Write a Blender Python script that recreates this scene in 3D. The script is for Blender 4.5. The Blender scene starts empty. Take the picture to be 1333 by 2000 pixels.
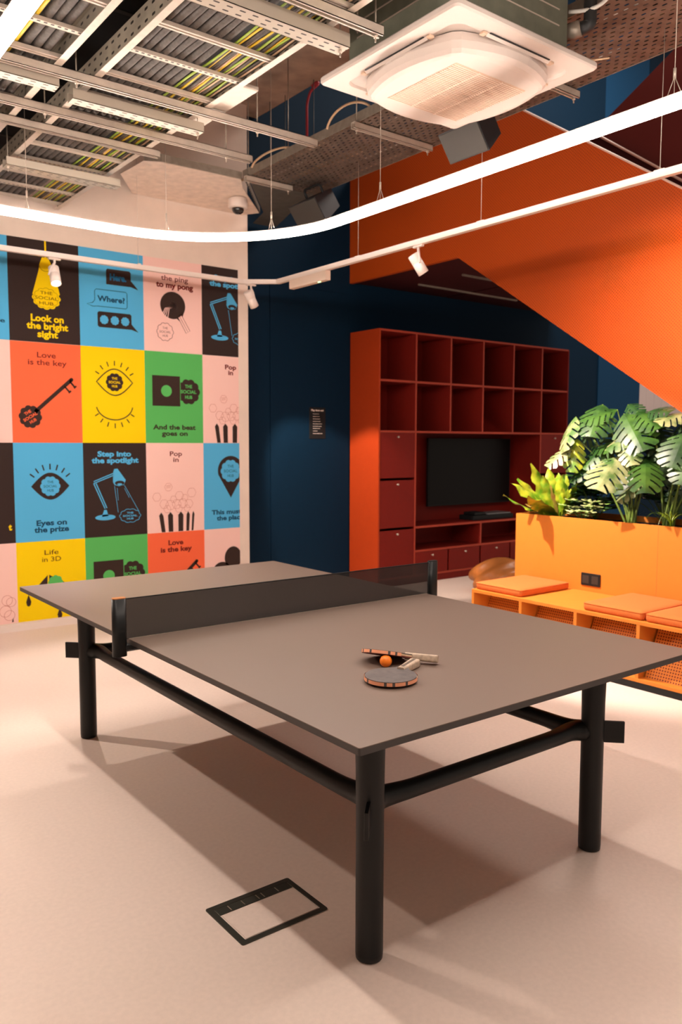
import bpy, bmesh, math, random
from mathutils import Vector, Matrix
R_ = random.Random(7)
PI = math.pi
scene = bpy.context.scene
C = scene.collection

# ---------------------------------------------------------------- camera
CAM = Vector((-1.1944, -1.475, 1.4912))
PITCH, YAW, ROLL = 0.0851, 0.6563, 0.003
fw = Vector((math.sin(YAW)*math.cos(PITCH), math.cos(YAW)*math.cos(PITCH), -math.sin(PITCH)))
rt0 = Vector((math.cos(YAW), -math.sin(YAW), 0)); up0 = rt0.cross(fw)
rt = rt0*math.cos(ROLL)+up0*math.sin(ROLL); up = up0*math.cos(ROLL)-rt0*math.sin(ROLL)
cam_data = bpy.data.cameras.new('camera'); cam = bpy.data.objects.new('camera', cam_data); C.objects.link(cam)
cam.matrix_world = Matrix(((rt.x, up.x, -fw.x, CAM.x), (rt.y, up.y, -fw.y, CAM.y), (rt.z, up.z, -fw.z, CAM.z), (0, 0, 0, 1)))
cam_data.sensor_fit = 'HORIZONTAL'; cam_data.sensor_width = 36.0; cam_data.lens = 36.0*1589.6/1333.0
cam_data.clip_start = 0.02
cam_data.dof.use_dof = True; cam_data.dof.focus_distance = 2.6; cam_data.dof.aperture_fstop = 7.0
scene.camera = cam

# ---------------------------------------------------------------- world and exposure
world = bpy.data.worlds.new('world'); scene.world = world; world.use_nodes = True
bgn = world.node_tree.nodes['Background']; bgn.inputs[0].default_value = (1.0, 0.80, 0.66, 1); bgn.inputs[1].default_value = 0.16
scene.view_settings.view_transform = 'Standard'; scene.view_settings.look = 'None'
scene.view_settings.gamma = 1.0; scene.view_settings.exposure = 1.52; scene.view_settings.use_curve_mapping = False
RING_EMIT = 22.0
WARM = (1.0, 0.83, 0.70)
sw = bpy.data.lights.new('stairwell_fill', 'AREA'); sw.shape = 'RECTANGLE'; sw.size = 2.4; sw.size_y = 1.2; sw.energy = 85; sw.color = (1.0, 0.9, 0.82)  # added out-of-view fill, brightens the blue wall and upper flight
swo = bpy.data.objects.new('stairwell_fill', sw); C.objects.link(swo); swo.location = (7.0, 3.2, 7.2)

# ---------------------------------------------------------------- materials
def lin(c):
    return tuple(((x/255.0)/12.92 if x/255.0 <= 0.04045 else ((x/255.0+0.055)/1.055)**2.4) for x in c)
def newmat(name):
    m = bpy.data.materials.new(name); m.use_nodes = True
    nt = m.node_tree; return m, nt, nt.nodes['Principled BSDF']
def mat(name, col, rough=0.5, metal=0.0, noise=0.0, nscale=20.0, bump=0.0, bscale=200.0, spec=0.5, coat=0.0):
    m, nt, b = newmat(name); c = (*col, 1)
    b.inputs['Base Color'].default_value = c; b.inputs['Roughness'].default_value = rough
    b.inputs['Metallic'].default_value = metal; b.inputs['Specular IOR Level'].default_value = spec
    if coat: b.inputs['Coat Weight'].default_value = coat
    tc = nt.nodes.new('ShaderNodeTexCoord')
    if noise:
        n = nt.nodes.new('ShaderNodeTexNoise'); n.inputs['Scale'].default_value = nscale; n.inputs['Detail'].default_value = 5
        nt.links.new(tc.outputs['Object'], n.inputs['Vector'])
        r = nt.nodes.new('ShaderNodeMapRange'); r.inputs[1].default_value = 0.3; r.inputs[2].default_value = 0.7
        r.inputs[3].default_value = 1-noise; r.inputs[4].default_value = 1+noise
        nt.links.new(n.outputs['Fac'], r.inputs[0])
        mx = nt.nodes.new('ShaderNodeVectorMath'); mx.operation = 'SCALE'; mx.inputs[0].default_value = col
        nt.links.new(r.outputs[0], mx.inputs['Scale']); nt.links.new(mx.outputs[0], b.inputs['Base Color'])
    if bump:
        n2 = nt.nodes.new('ShaderNodeTexNoise'); n2.inputs['Scale'].default_value = bscale; n2.inputs['Detail'].default_value = 3
        nt.links.new(tc.outputs['Object'], n2.inputs['Vector'])
        bp = nt.nodes.new('ShaderNodeBump'); bp.inputs['Strength'].default_value = bump; bp.inputs['Distance'].default_value = 0.002
        nt.links.new(n2.outputs['Fac'], bp.inputs['Height']); nt.links.new(bp.outputs[0], b.inputs['Normal'])
    return m
def perf(name, col, hole, ax, pu, pv, ru, rv, rough=0.5, metal=0.0, stagger=False, transparent=False, noise=0.0):
    """sheet with a regular pattern of punched holes; ax = the two object axes of the sheet"""
    m, nt, b = newmat(name); L = nt.links; N = nt.nodes
    b.inputs['Roughness'].default_value = rough; b.inputs['Metallic'].default_value = metal; b.inputs['Specular IOR Level'].default_value = 0.25
    tc = N.new('ShaderNodeTexCoord'); sp = N.new('ShaderNodeSeparateXYZ'); L.new(tc.outputs['Object'], sp.inputs[0])
    def M(op, a, bb=None, c=None):
        n = N.new('ShaderNodeMath'); n.operation = op
        for i, v in enumerate((a, bb, c)):
            if v is None: continue
            if isinstance(v, (int, float)): n.inputs[i].default_value = v
            else: L.new(v, n.inputs[i])
        return n.outputs[0]
    u = M('DIVIDE', sp.outputs[ax[0]], pu); v = M('DIVIDE', sp.outputs[ax[1]], pv)
    if stagger:
        fl = M('FLOOR', v); od = M('FLOORED_MODULO', fl, 2.0); u = M('ADD', u, M('MULTIPLY', od, 0.5))
    fu = M('ABSOLUTE', M('SUBTRACT', M('FRACT', u), 0.5)); fv = M('ABSOLUTE', M('SUBTRACT', M('FRACT', v), 0.5))
    du = M('DIVIDE', M('MULTIPLY', fu, pu), ru); dv = M('DIVIDE', M('MULTIPLY', fv, pv), rv)
    d = M('ADD', M('POWER', du, 4.0 if ru != rv else 2.0), M('POWER', dv, 4.0 if ru != rv else 2.0))
    h = M('LESS_THAN', d, 1.0)
    mix = N.new('ShaderNodeMix'); mix.data_type = 'RGBA'
    mix.inputs['A'].default_value = (*col, 1); mix.inputs['B'].default_value = (*hole, 1)
    if noise:
        n = N.new('ShaderNodeTexNoise'); n.inputs['Scale'].default_value = 9; n.inputs['Detail'].default_value = 6
        L.new(tc.outputs['Object'], n.inputs['Vector'])
        r = N.new('ShaderNodeMapRange'); r.inputs[1].default_value = .3; r.inputs[2].default_value = .7; r.inputs[3].default_value = 1-noise; r.inputs[4].default_value = 1+noise
        L.new(n.outputs['Fac'], r.inputs[0])
        vm = N.new('ShaderNodeVectorMath'); vm.operation = 'SCALE'; vm.inputs[0].default_value = col
        L.new(r.outputs[0], vm.inputs['Scale']); L.new(vm.outputs[0], mix.inputs['A'])
    L.new(h, mix.inputs['Factor']); L.new(mix.outputs['Result'], b.inputs['Base Color'])
    if transparent:
        tr = N.new('ShaderNodeBsdfTransparent'); ms = N.new('ShaderNodeMixShader')
        L.new(h, ms.inputs[0]); L.new(b.outputs[0], ms.inputs[1]); L.new(tr.outputs[0], ms.inputs[2])
        L.new(ms.outputs[0], N['Material Output'].inputs[0])
    return m
def emis(name, col, s):
    m, nt, b = newmat(name); b.inputs['Base Color'].default_value = (*col, 1)
    b.inputs['Emission Color'].default_value = (*col, 1); b.inputs['Emission Strength'].default_value = s; return m

M_ = {}
M_['floor'] = mat('floor_rubber', (0.77, 0.635, 0.56), 0.62, noise=0.035, nscale=60, bump=0.12, bscale=500, spec=0.35)
M_['white_wall'] = mat('cream_plaster', (0.82, 0.69, 0.595), 0.85, noise=0.03, nscale=8, bump=0.15, bscale=120)
M_['concrete'] = mat('raw_concrete', (0.42, 0.32, 0.25), 0.9, noise=0.28, nscale=5, bump=0.5, bscale=40)
M_['blue'] = mat('navy_panel', (0.0010, 0.015, 0.036), 0.7, noise=0.04, spec=0.12)
M_['blue_lit'] = mat('lit_navy_panel', (0.005, 0.045, 0.11), 0.7, spec=0.15)  # lighter copy of the navy: stronger light beyond the stair put into colour
M_['stair'] = perf('orange_perforated_panel', (0.52, 0.074, 0.006), (0.15, 0.014, 0.003), (1, 2), 0.024, 0.012, 0.0032, 0.0032, 0.5, stagger=True)
M_['stair_trim'] = mat('pale_trim', (0.75, 0.5, 0.42), 0.4)
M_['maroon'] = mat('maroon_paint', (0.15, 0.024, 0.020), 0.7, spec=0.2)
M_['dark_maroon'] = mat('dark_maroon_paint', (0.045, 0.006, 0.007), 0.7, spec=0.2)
M_['book'] = mat('red_orange_lacquer_lit', (0.42, 0.045, 0.007), 0.5, noise=0.03, spec=0.25)  # bookcase lacquer as it looks on the lit side
M_['book_front'] = mat('red_orange_lacquer_shaded', (0.20, 0.012, 0.007), 0.55, noise=0.03, spec=0.2)  # same lacquer, darkened in colour for the dim front and inside
M_['book_edge'] = mat('light_catching_red_edge', (0.42, 0.055, 0.028), 0.5, spec=0.3)  # paler front faces: the light they catch is put into the colour
M_['planter'] = mat('orange_lacquer', (0.60, 0.19, 0.022), 0.6, noise=0.02, spec=0.3)
M_['vent'] = perf('orange_perforated_vent', (0.58, 0.165, 0.018), (0.10, 0.008, 0.003), (1, 2), 0.017, 0.017, 0.0045, 0.0045, 0.55)
M_['cushion'] = mat('orange_wool', (0.60, 0.145, 0.026), 0.95, noise=0.12, nscale=250, bump=0.4, bscale=700)
M_['black'] = mat('black_paint', (0.010, 0.011, 0.012), 0.5, spec=0.25)
M_['black_frame'] = mat('black_table_steel', (0.007, 0.0085, 0.009), 0.42, spec=0.3, bump=0.05, bscale=600)
M_['top'] = mat('grey_table_laminate', (0.165, 0.117, 0.093), 0.42, noise=0.04, nscale=300, bump=0.05, bscale=900, spec=0.5)
M_['top_edge'] = mat('table_edge', (0.045, 0.040, 0.038), 0.5)
M_['steel'] = mat('galvanised_steel', (0.34, 0.29, 0.235), 0.42, metal=0.45, noise=0.14, nscale=25)
M_['steel_bright'] = mat('bright_galvanised_steel', (0.58, 0.50, 0.42), 0.4, metal=0.25, noise=0.08, nscale=20)
M_['steel_green'] = mat('greenish_galvanised_casing', (0.165, 0.17, 0.125), 0.5, metal=0.2, noise=0.16, nscale=12)
M_['dark_steel'] = mat('dark_steel', (0.05, 0.045, 0.04), 0.5, metal=0.5)
M_['rung'] = perf('punched_strut', (0.56, 0.48, 0.40), (0.03, 0.025, 0.02), (0, 1), 0.03, 0.03, 0.008, 0.006, 0.42, 0.3)
M_['rail'] = perf('punched_side_rail', (0.33, 0.29, 0.23), (0.03, 0.025, 0.02), (1, 2), 0.075, 0.05, 0.016, 0.006, 0.45, 0.35, noise=0.15)
M_['channel'] = perf('slotted_channel', (0.50, 0.44, 0.36), (0.04, 0.03, 0.025), (0, 1), 0.06, 0.036, 0.014, 0.005, 0.42, 0.3)
M_['tray'] = perf('perforated_tray', (0.15, 0.115, 0.092), (0.7, 0.5, 0.38), (1, 0), 0.055, 0.035, 0.013, 0.006, 0.45, 0.3, stagger=True, transparent=True, noise=0.3)
M_['tray_pale'] = mat('pale_galvanised_sheet', (0.80, 0.68, 0.58), 0.6, metal=0.1, noise=0.12, nscale=14)
M_['white'] = mat('white_plastic', (0.82, 0.72, 0.66), 0.4)
M_['ac_white'] = mat('air_conditioner_plastic', (0.68, 0.595, 0.54), 0.45, spec=0.3)
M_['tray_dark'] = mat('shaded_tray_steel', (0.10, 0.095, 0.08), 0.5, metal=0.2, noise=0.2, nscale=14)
M_['offwhite'] = mat('ivory_plastic', (0.76, 0.60, 0.49), 0.45)
M_['grille'] = mat('ivory_grille', (0.66, 0.47, 0.34), 0.5)
M_['conduit'] = mat('grey_conduit', (0.085, 0.072, 0.062), 0.6, noise=0.3, nscale=60)
M_['cable_tan'] = mat('tan_cable', (0.62, 0.42, 0.26), 0.5)
M_['cable_yellow'] = mat('yellow_cable', (0.75, 0.52, 0.03), 0.45)
M_['cable_green'] = mat('green_cable', (0.35, 0.5, 0.06), 0.45)
M_['cable_black'] = mat('black_cable', (0.02, 0.02, 0.02), 0.5)
M_['cable_white'] = mat('white_cable', (0.7, 0.68, 0.62), 0.4)
M_['red_cord'] = mat('red_pipe', (0.40, 0.03, 0.05), 0.5)
M_['speaker'] = mat('charcoal_speaker', (0.045, 0.040, 0.034), 0.7, bump=0.3, bscale=900)
M_['speaker_dark'] = mat('black_speaker_side', (0.012, 0.013, 0.016), 0.5)
M_['tv'] = mat('tv_glass', (0.003, 0.0035, 0.004), 0.35, spec=0.15)
M_['glass_dark'] = mat('dark_glass', (0.01, 0.01, 0.01), 0.06, coat=0.5)
M_['ring'] = emis('ring_diffuser', (1.0, 0.86, 0.76), RING_EMIT)
M_['lamp'] = emis('lamp_lens', (1.0, 0.85, 0.72), 12.0)
M_['green_led'] = emis('green_indicator', (0.5, 1.0, 0.4), 1.4)
M_['leather'] = mat('tan_leather', (0.5, 0.17, 0.04), 0.38, noise=0.3, nscale=6, bump=0.4, bscale=60)
M_['soil'] = mat('dark_soil', (0.02, 0.013, 0.008), 0.95, noise=0.4, nscale=40, bump=1, bscale=60)
M_['curtain'] = mat('pale_cladding', (0.62, 0.52, 0.50), 0.7)
# net: dark punched metal, half see-through
m, nt, b = newmat('dark_mesh_net'); b.inputs['Base Color'].default_value = (0.012, 0.011, 0.011, 1); b.inputs['Roughness'].default_value = 0.55
tr = nt.nodes.new('ShaderNodeBsdfTransparent'); ms = nt.nodes.new('ShaderNodeMixShader'); ms.inputs[0].default_value = 0.30
nt.links.new(b.outputs[0], ms.inputs[1]); nt.links.new(tr.outputs[0], ms.inputs[2]); nt.links.new(ms.outputs[0], nt.nodes['Material Output'].inputs[0]); M_['net'] = m
# poster inks
P = {'blue': (80, 172, 220), 'black': (50, 38, 36), 'pink': (250, 196, 188), 'red': (255, 104, 66), 'yellow': (255, 203, 0), 'green': (84, 176, 92), 'navy': (20, 62, 92), 'ink': (54, 40, 36), 'brown': (96, 44, 14), 'rose': (190, 120, 105), 'maroon': (110, 30, 24), 'midblue': (30, 100, 145)}
INK = {k: mat('poster_'+k, tuple(min(0.93, x*1.12) for x in lin(v)), 0.8, spec=0.2) for k, v in P.items()}
def leafmat(name, c1, c2, rough=0.38, scale=9.0):
    m, nt, b = newmat(name); N = nt.nodes; L = nt.links
    tc = N.new('ShaderNodeTexCoord'); n = N.new('ShaderNodeTexNoise'); n.inputs['Scale'].default_value = scale; n.inputs['Detail'].default_value = 4
    L.new(tc.outputs['Object'], n.inputs['Vector'])
    r = N.new('ShaderNodeValToRGB'); r.color_ramp.elements[0].position = .38; r.color_ramp.elements[1].position = .62
    r.color_ramp.elements[0].color = (*c1, 1); r.color_ramp.elements[1].color = (*c2, 1)
    L.new(n.outputs['Fac'], r.inputs[0]); L.new(r.outputs[0], b.inputs['Base Color']); b.inputs['Roughness'].default_value = rough
    return m
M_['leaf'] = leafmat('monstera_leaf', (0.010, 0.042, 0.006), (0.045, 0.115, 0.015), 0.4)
M_['leaf_pale'] = leafmat('highlit_monstera_leaf', (0.06, 0.13, 0.03), (0.34, 0.35, 0.16), 0.4)  # pale mottling stands in for lamp highlights on the green leaves
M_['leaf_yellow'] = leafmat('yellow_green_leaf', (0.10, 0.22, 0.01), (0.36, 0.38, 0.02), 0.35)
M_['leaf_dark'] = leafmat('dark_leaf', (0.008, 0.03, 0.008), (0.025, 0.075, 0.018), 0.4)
M_['leaf_fern'] = leafmat('bright_frond', (0.12, 0.28, 0.012), (0.46, 0.48, 0.03), 0.35, 12)
M_['leaf_brown'] = leafmat('browned_frond', (0.25, 0.10, 0.03), (0.30, 0.22, 0.04), 0.5, 12)
M_['leaf_cream'] = leafmat('cream_edged_leaf', (0.16, 0.30, 0.05), (0.62, 0.62, 0.30), 0.4, 30)
M_['stem'] = mat('green_stem', (0.13, 0.20, 0.03), 0.45, noise=0.4, nscale=12)

# ---------------------------------------------------------------- helpers
def root_of(p):
    while p.parent: p = p.parent
    return p
def obj(name, bm, m, parent=None, smooth=False, off=None):
    if parent is not None:
        bmesh.ops.translate(bm, verts=bm.verts, vec=-root_of(parent).location)
    elif off is not None:
        bmesh.ops.translate(bm, verts=bm.verts, vec=-Vector(off))
    me = bpy.data.meshes.new(name); bm.normal_update(); bm.to_mesh(me); bm.free()
    for mm in (m if isinstance(m, (list, tuple)) else [m]): me.materials.append(mm)
    if smooth: me.shade_auto_smooth(angle=0.7) if hasattr(me, 'shade_auto_smooth') else me.polygons.foreach_set('use_smooth', [True]*len(me.polygons))
    o = bpy.data.objects.new(name, me); C.objects.link(o)
    if parent is not None: o.parent = parent
    elif off is not None: o.location = off
    return o
def tag(o, label, cat, group=None):
    o['label'] = label; o['category'] = cat
    if group: o['group'] = group
    return o
def thing(name, label, cat, loc=(0, 0, 0), group=None):
    o = bpy.data.objects.new(name, None); C.objects.link(o); o.location = loc; o.empty_display_size = 0.05
    return tag(o, label, cat, group)
def struct(name, bm, m, parent=None, smooth=False):
    o = obj(name, bm, m, parent, smooth)
    if parent is None: o['kind'] = 'structure'
    return o
def dup(o, loc=None, label=None, group=None, rotz=None, parent=None):
    c = o.copy(); C.objects.link(c)
    if parent is not None: c.parent = parent
    for ch in list(o.children): dup(ch, parent=c)
    if parent is None:
        if loc is not None: c.location = loc
        if rotz is not None: c.rotation_euler = (0, 0, rotz)
        if label: c['label'] = label
        if group: c['group'] = group
    return c
def BM(): return bmesh.new()
def box(bm, x0, x1, y0, y1, z0, z1, bev=0.0, mi=0, mtx=None):
    vs = [bm.verts.new((x, y, z)) for z in (z0, z1) for y in (y0, y1) for x in (x0, x1)]
    if mtx is not None:
        for v in vs: v.co = mtx @ v.co
    fs = [bm.faces.new([vs[i] for i in q]) for q in ((0, 2, 3, 1), (4, 5, 7, 6), (0, 1, 5, 4), (2, 6, 7, 3), (0, 4, 6, 2), (1, 3, 7, 5))]
    for f in fs: f.material_index = mi
    if bev > 0:
        es = list({e for f in fs for e in f.edges})
        bmesh.ops.bevel(bm, geom=es, offset=bev, segments=2, profile=0.5, affect='EDGES')
    return bm
def prism(bm, pts, axis, a, b, mi=0):
    """extrude a 2D outline along an axis"""
    def P3(p, t):
        return {'x': (t, p[0], p[1]), 'y': (p[0], t, p[1]), 'z': (p[0], p[1], t)}[axis]
    v0 = [bm.verts.new(P3(p, a)) for p in pts]; v1 = [bm.verts.new(P3(p, b)) for p in pts]
    n = len(pts); fs = [bm.faces.new(v0[::-1]), bm.faces.new(v1)]
    for i in range(n): fs.append(bm.faces.new((v0[i], v0[(i+1) % n], v1[(i+1) % n], v1[i])))
    for f in fs: f.material_index = mi
    bmesh.ops.recalc_face_normals(bm, faces=fs)
    return bm
def tube(bm, pts, r, n=10, cap=True, mi=0, flat=None):
    pts = [Vector(p) for p in pts]; k = len(pts)
    rs = r if isinstance(r, (list, tuple)) else [r]*k
    rings = []; prev = None
    for i, p in enumerate(pts):
        t = (pts[min(i+1, k-1)]-pts[max(i-1, 0)]).normalized()
        a = prev if prev is not None else (Vector((0, 0, 1)) if abs(t.z) < 0.9 else Vector((1, 0, 0)))
        u = (a-t*a.dot(t)).normalized(); w = t.cross(u); prev = u
        rings.append([bm.verts.new(p+(u*math.cos(2*PI*j/n)+w*math.sin(2*PI*j/n))*rs[i]) for j in range(n)])
    for i in range(k-1):
        for j in range(n):
            f = bm.faces.new((rings[i][j], rings[i][(j+1) % n], rings[i+1][(j+1) % n], rings[i+1][j])); f.smooth = True; f.material_index = mi
    if cap:
        for rg, rev in ((rings[0], True), (rings[-1], False)):
            f = bm.faces.new(rg[::-1] if rev else rg); f.material_index = mi
    return bm
def lathe(bm, prof, o=(0, 0, 0), n=24, mtx=None, mi=0):
    o = Vector(o); rings = []
    for (r, z) in prof:
        rg = []
        for j in range(n):
            v = Vector((r*math.cos(2*PI*j/n), r*math.sin(2*PI*j/n), z))
            if mtx is not None: v = mtx @ v
            rg.append(bm.verts.new(v+o))
        rings.append(rg)
    for i in range(len(rings)-1):
        for j in range(n):
            f = bm.faces.new((rings[i][j], rings[i][(j+1) % n], rings[i+1][(j+1) % n], rings[i+1][j])); f.smooth = True; f.material_index = mi
    for rg, rev in ((rings[0], True), (rings[-1], False)):
        f = bm.faces.new(rg[::-1] if rev else rg); f.material_index = mi
    return bm
def rrect(x0, x1, y0, y1, r, n=8):
    out = []
    for cx, cy, a0 in ((x1-r, y0+r, -PI/2), (x1-r, y1-r, 0), (x0+r, y1-r, PI/2), (x0+r, y0+r, PI)):
        for i in range(n+1):
            a = a0+PI/2*i/n; out.append((cx+r*math.cos(a), cy+r*math.sin(a)))
    return out
def fillet(pts, r=0.05, n=6):
    pts = [Vector(p) for p in pts]; out = [pts[0]]
    for i in range(1, len(pts)-1):
        a, b, c = pts[i-1], pts[i], pts[i+1]; p = b+(a-b).normalized()*r; q = b+(c-b).normalized()*r
        for k in range(n+1):
            t = k/n; out.append(p*(1-t)**2+b*2*t*(1-t)+q*t*t)
    out.append(pts[-1]); return out
def bezier(p0, p1, p2, p3, n=14):
    p0, p1, p2, p3 = map(Vector, (p0, p1, p2, p3)); o = []
    for i in range(n+1):
        t = i/n; o.append(p0*(1-t)**3+p1*3*t*(1-t)**2+p2*3*t*t*(1-t)+p3*t**3)
    return o

# ================================================================ SETTING
bm = BM(); box(bm, -7, 13, -6, 9, -0.12, 0); struct('floor', bm, M_['floor'])
YW = 5.095; YB = 5.30; XE = 2.776
bm = BM(); box(bm, -7, XE, YW, YW+0.3, 0, 4.52); struct('wall_back', bm, M_['white_wall'])
bm = BM(); box(bm, -7, XE, YW-0.012, YW, 0, 0.055); struct('baseboard_back', bm, M_['white'])
bm = BM()
box(bm, XE, 8.45, YB, YB+0.2, 0, 8.0)
struct('wall_blue', bm, M_['blue'])
for i, (a, b_, mm) in enumerate(((2.776, 3.135, 'blue'), (3.143, 4.12, 'blue'), (8.45, 9.45, 'blue_lit'))):
    bm = BM(); box(bm, a, b_, YB-0.012, YB, 0.01, 3.02 if i < 2 else 2.9, 0.002); struct('trim_%d' % (i+1), bm, M_[mm])
bm = BM(); box(bm, 8.45, 9.45, YB+0.001, YB+0.2, 0, 8.0); struct('wall_right', bm, M_['blue_lit'])
bm = BM(); box(bm, 9.46, 13, YB, YB+0.2, 3.0, 8.0); struct('wall_upper', bm, M_['blue'])
bm = BM()
for k in range(14):
    x = 9.46+0.2*k; box(bm, x, x+0.192, YB+0.0, YB+0.05, 0, 2.99, 0.004)
struct('wall_far', bm, M_['curtain'])
bm = BM(); box(bm, 9.46, 13, YB-0.06, YB-0.001, 0, 1.90); struct('wall_low', bm, M_['blue'])
bm = BM(); box(bm, -7, 3.0, -6, YW+0.3, 4.52, 4.82); struct('ceiling', bm, M_['concrete'])
bm = BM(); box(bm, -7, -6.8, -6, YW, 0, 4.52); struct('wall_left', bm, M_['white_wall'])

# ---- stair: orange perforated side panel, landing, flights
SX = 4.13
outline = [(5.30, 3.135), (3.757, 3.135), (1.645, 1.750), (0.62, 1.076), (0.62, 2.535), (1.637, 3.217), (3.065, 4.18), (5.30, 4.18)]
stair = thing('staircase', 'orange perforated staircase with landing, its maroon soffit above the bookcase', 'staircase', (SX, 3.0, 0.84))
bm = BM(); prism(bm, outline, 'x', SX, SX+0.045); obj('side_panel', bm, M_['stair'], stair)
bm = BM()
L_ = [(5.30, 4.18), (3.065, 4.18), (1.637, 3.217), (0.62, 2.535)]
prism(bm, L_+[(y, z+0.014) for y, z in L_[::-1]], 'x', SX-0.006, SX+0.06); obj('edge_trim', bm, M_['stair_trim'], stair)
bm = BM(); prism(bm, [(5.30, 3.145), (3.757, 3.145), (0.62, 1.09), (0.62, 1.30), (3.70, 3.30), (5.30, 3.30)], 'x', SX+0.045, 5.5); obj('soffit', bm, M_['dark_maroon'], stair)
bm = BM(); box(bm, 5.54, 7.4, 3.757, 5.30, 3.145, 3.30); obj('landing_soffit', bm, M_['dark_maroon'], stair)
for (xa, xb, y) in ((4.73, 5.42, 4.27), (4.73, 6.28, 4.90)):
    bm = BM(); box(bm, xa, xb, y-0.012, y+0.012, 3.128, 3.1448); obj('soffit_strip', bm, M_['steel'], stair)
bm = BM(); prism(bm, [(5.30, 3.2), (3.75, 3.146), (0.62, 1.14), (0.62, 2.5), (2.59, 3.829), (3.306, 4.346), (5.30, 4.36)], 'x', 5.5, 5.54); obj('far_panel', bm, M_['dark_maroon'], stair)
bm = BM(); tube(bm, fillet([(5.49, 5.25, 4.40), (5.49, 3.306, 4.36), (5.49, 0.62, 2.42)], 0.05), 0.012, 8); obj('handrail', bm, M_['stair_trim'], stair)
bm = BM(); prism(bm, [(3.90, 4.19), (-1.2, 7.1), (-1.2, 4.6), (1.5, 3.4), (3.9, 3.31)], 'x', 5.62, 5.70); o = obj('upper_flight_panel', bm, M_['maroon'], stair)

# ================================================================ TENNIS TABLE
T = thing('table_tennis_table', 'grey-brown table tennis table on black round-legged steel frame', 'table', (0.7625, 1.37, 0))
bm = BM(); prism(bm, rrect(0, 1.525, 0, 2.74, 0.006, 3), 'z', 0.758, 0.760); obj('playing_surface', bm, M_['top'], T)
bm = BM(); prism(bm, rrect(0, 1.525, 0, 2.74, 0.006, 3), 'z', 0.740, 0.758); obj('tabletop_core', bm, M_['top_edge'], T)
LG = [(0.247, 0.256), (1.303, 0.256), (0.247, 2.49), (1.303, 2.49)]
for i, (lx, ly) in enumerate(LG):
    bm = BM(); lathe(bm, [(0.034, 0.0), (0.0395, 0.004), (0.0405, 0.02), (0.0405, 0.40), (0.0415, 0.55), (0.0445, 0.68), (0.047, 0.7395)], (lx, ly, 0), 32)
    lg = obj('leg', bm, M_['black_frame'], T)
    dx = -1 if lx < 0.7 else 1; dy = -1 if ly < 1.3 else 1
    mt = Matrix.Translation((lx, ly, 0)) @ Matrix.Rotation(math.atan2(dy, dx), 4, 'Z')
    bm = BM(); box(bm, 0.03, 0.112, -0.006, 0.006, 0.405, 0.485, 0.002, mtx=mt); obj('end_plate', bm, M_['black_frame'], lg)
ZS = 0.445
def stretcher(a, b):
    a = Vector((*a, ZS)); b = Vector((*b, ZS)); cen = Vector((0.775, 1.373, ZS))
    def inw(p): return Vector((1 if p.x < cen.x else -1, 1 if p.y < cen.y else -1, 0)).normalized()
    da, db = inw(a), inw(b); d = (b-a).normalized()
    off = 0.035*math.sqrt(2)
    p1 = a+da*0.055+d*0.0; p2 = a+da*off+d*0.17; q1 = b+db*0.055; q2 = b+db*off-d*0.17
    pts = bezier(a+da*0.02, a+da*0.09, a+da*off+d*0.07, p2, 10)+bezier(q2, b+db*off-d*0.07, b+db*0.09, b+db*0.02, 10)
    k = len(pts); rs = []
    for i in range(k):
        e = min(i, k-1-i)/10.0; rs.append(0.0285+0.011*max(0, 1-e)**1.3)
    bm = BM(); tube(bm, pts, rs, 20); obj('stretcher', bm, M_['black_frame'], T)
stretcher(LG[0], LG[1]); stretcher(LG[2], LG[3]); stretcher(LG[0], LG[2]); stretcher(LG[1], LG[3])
for i, px_ in enumerate((-0.037, 1.562)):
    bm = BM(); pr = rrect(px_-0.027, px_+0.027, 1.37-0.017, 1.37+0.017, 0.016, 6)
    prism(bm, pr, 'z', 0.700, 0.916); po = obj('net_post', bm, M_['black_frame'], T, smooth=True)
    bm = BM(); prism(bm, rrect(px_-0.026, px_+0.026, 1.37-0.016, 1.37+0.016, 0.015, 6), 'z', 0.916, 0.919); c_ = obj('post_cap', bm, M_['leather'] if i == 0 else M_['black'], po)  # left cap borrows the tan colour for a coppery reflection on top
    if i == 0: c_['label'] = 'left net post cap, its coppery reflection put in as tan colour'
    bm = BM(); s = 1 if i == 0 else -1
    box(bm, min(px_, px_+s*0.09), max(px_, px_+s*0.09), 1.355, 1.385, 0.722, 0.7395, 0.002); obj('clamp', bm, M_['black'], po)
bm = BM(); box(bm, -0.008, 1.533, 1.3685, 1.3715, 0.7605, 0.9125); net = obj('net', bm, M_['net'], T)
bm = BM(); box(bm, -0.008, 1.533, 1.367, 1.373, 0.9105, 0.914); obj('top_edge', bm, M_['black'], net)
bm = BM(); box(bm, 0.0, 1.525, 1.367, 1.373, 0.7602, 0.7622); obj('bottom_edge', bm, M_['steel'], net)

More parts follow.
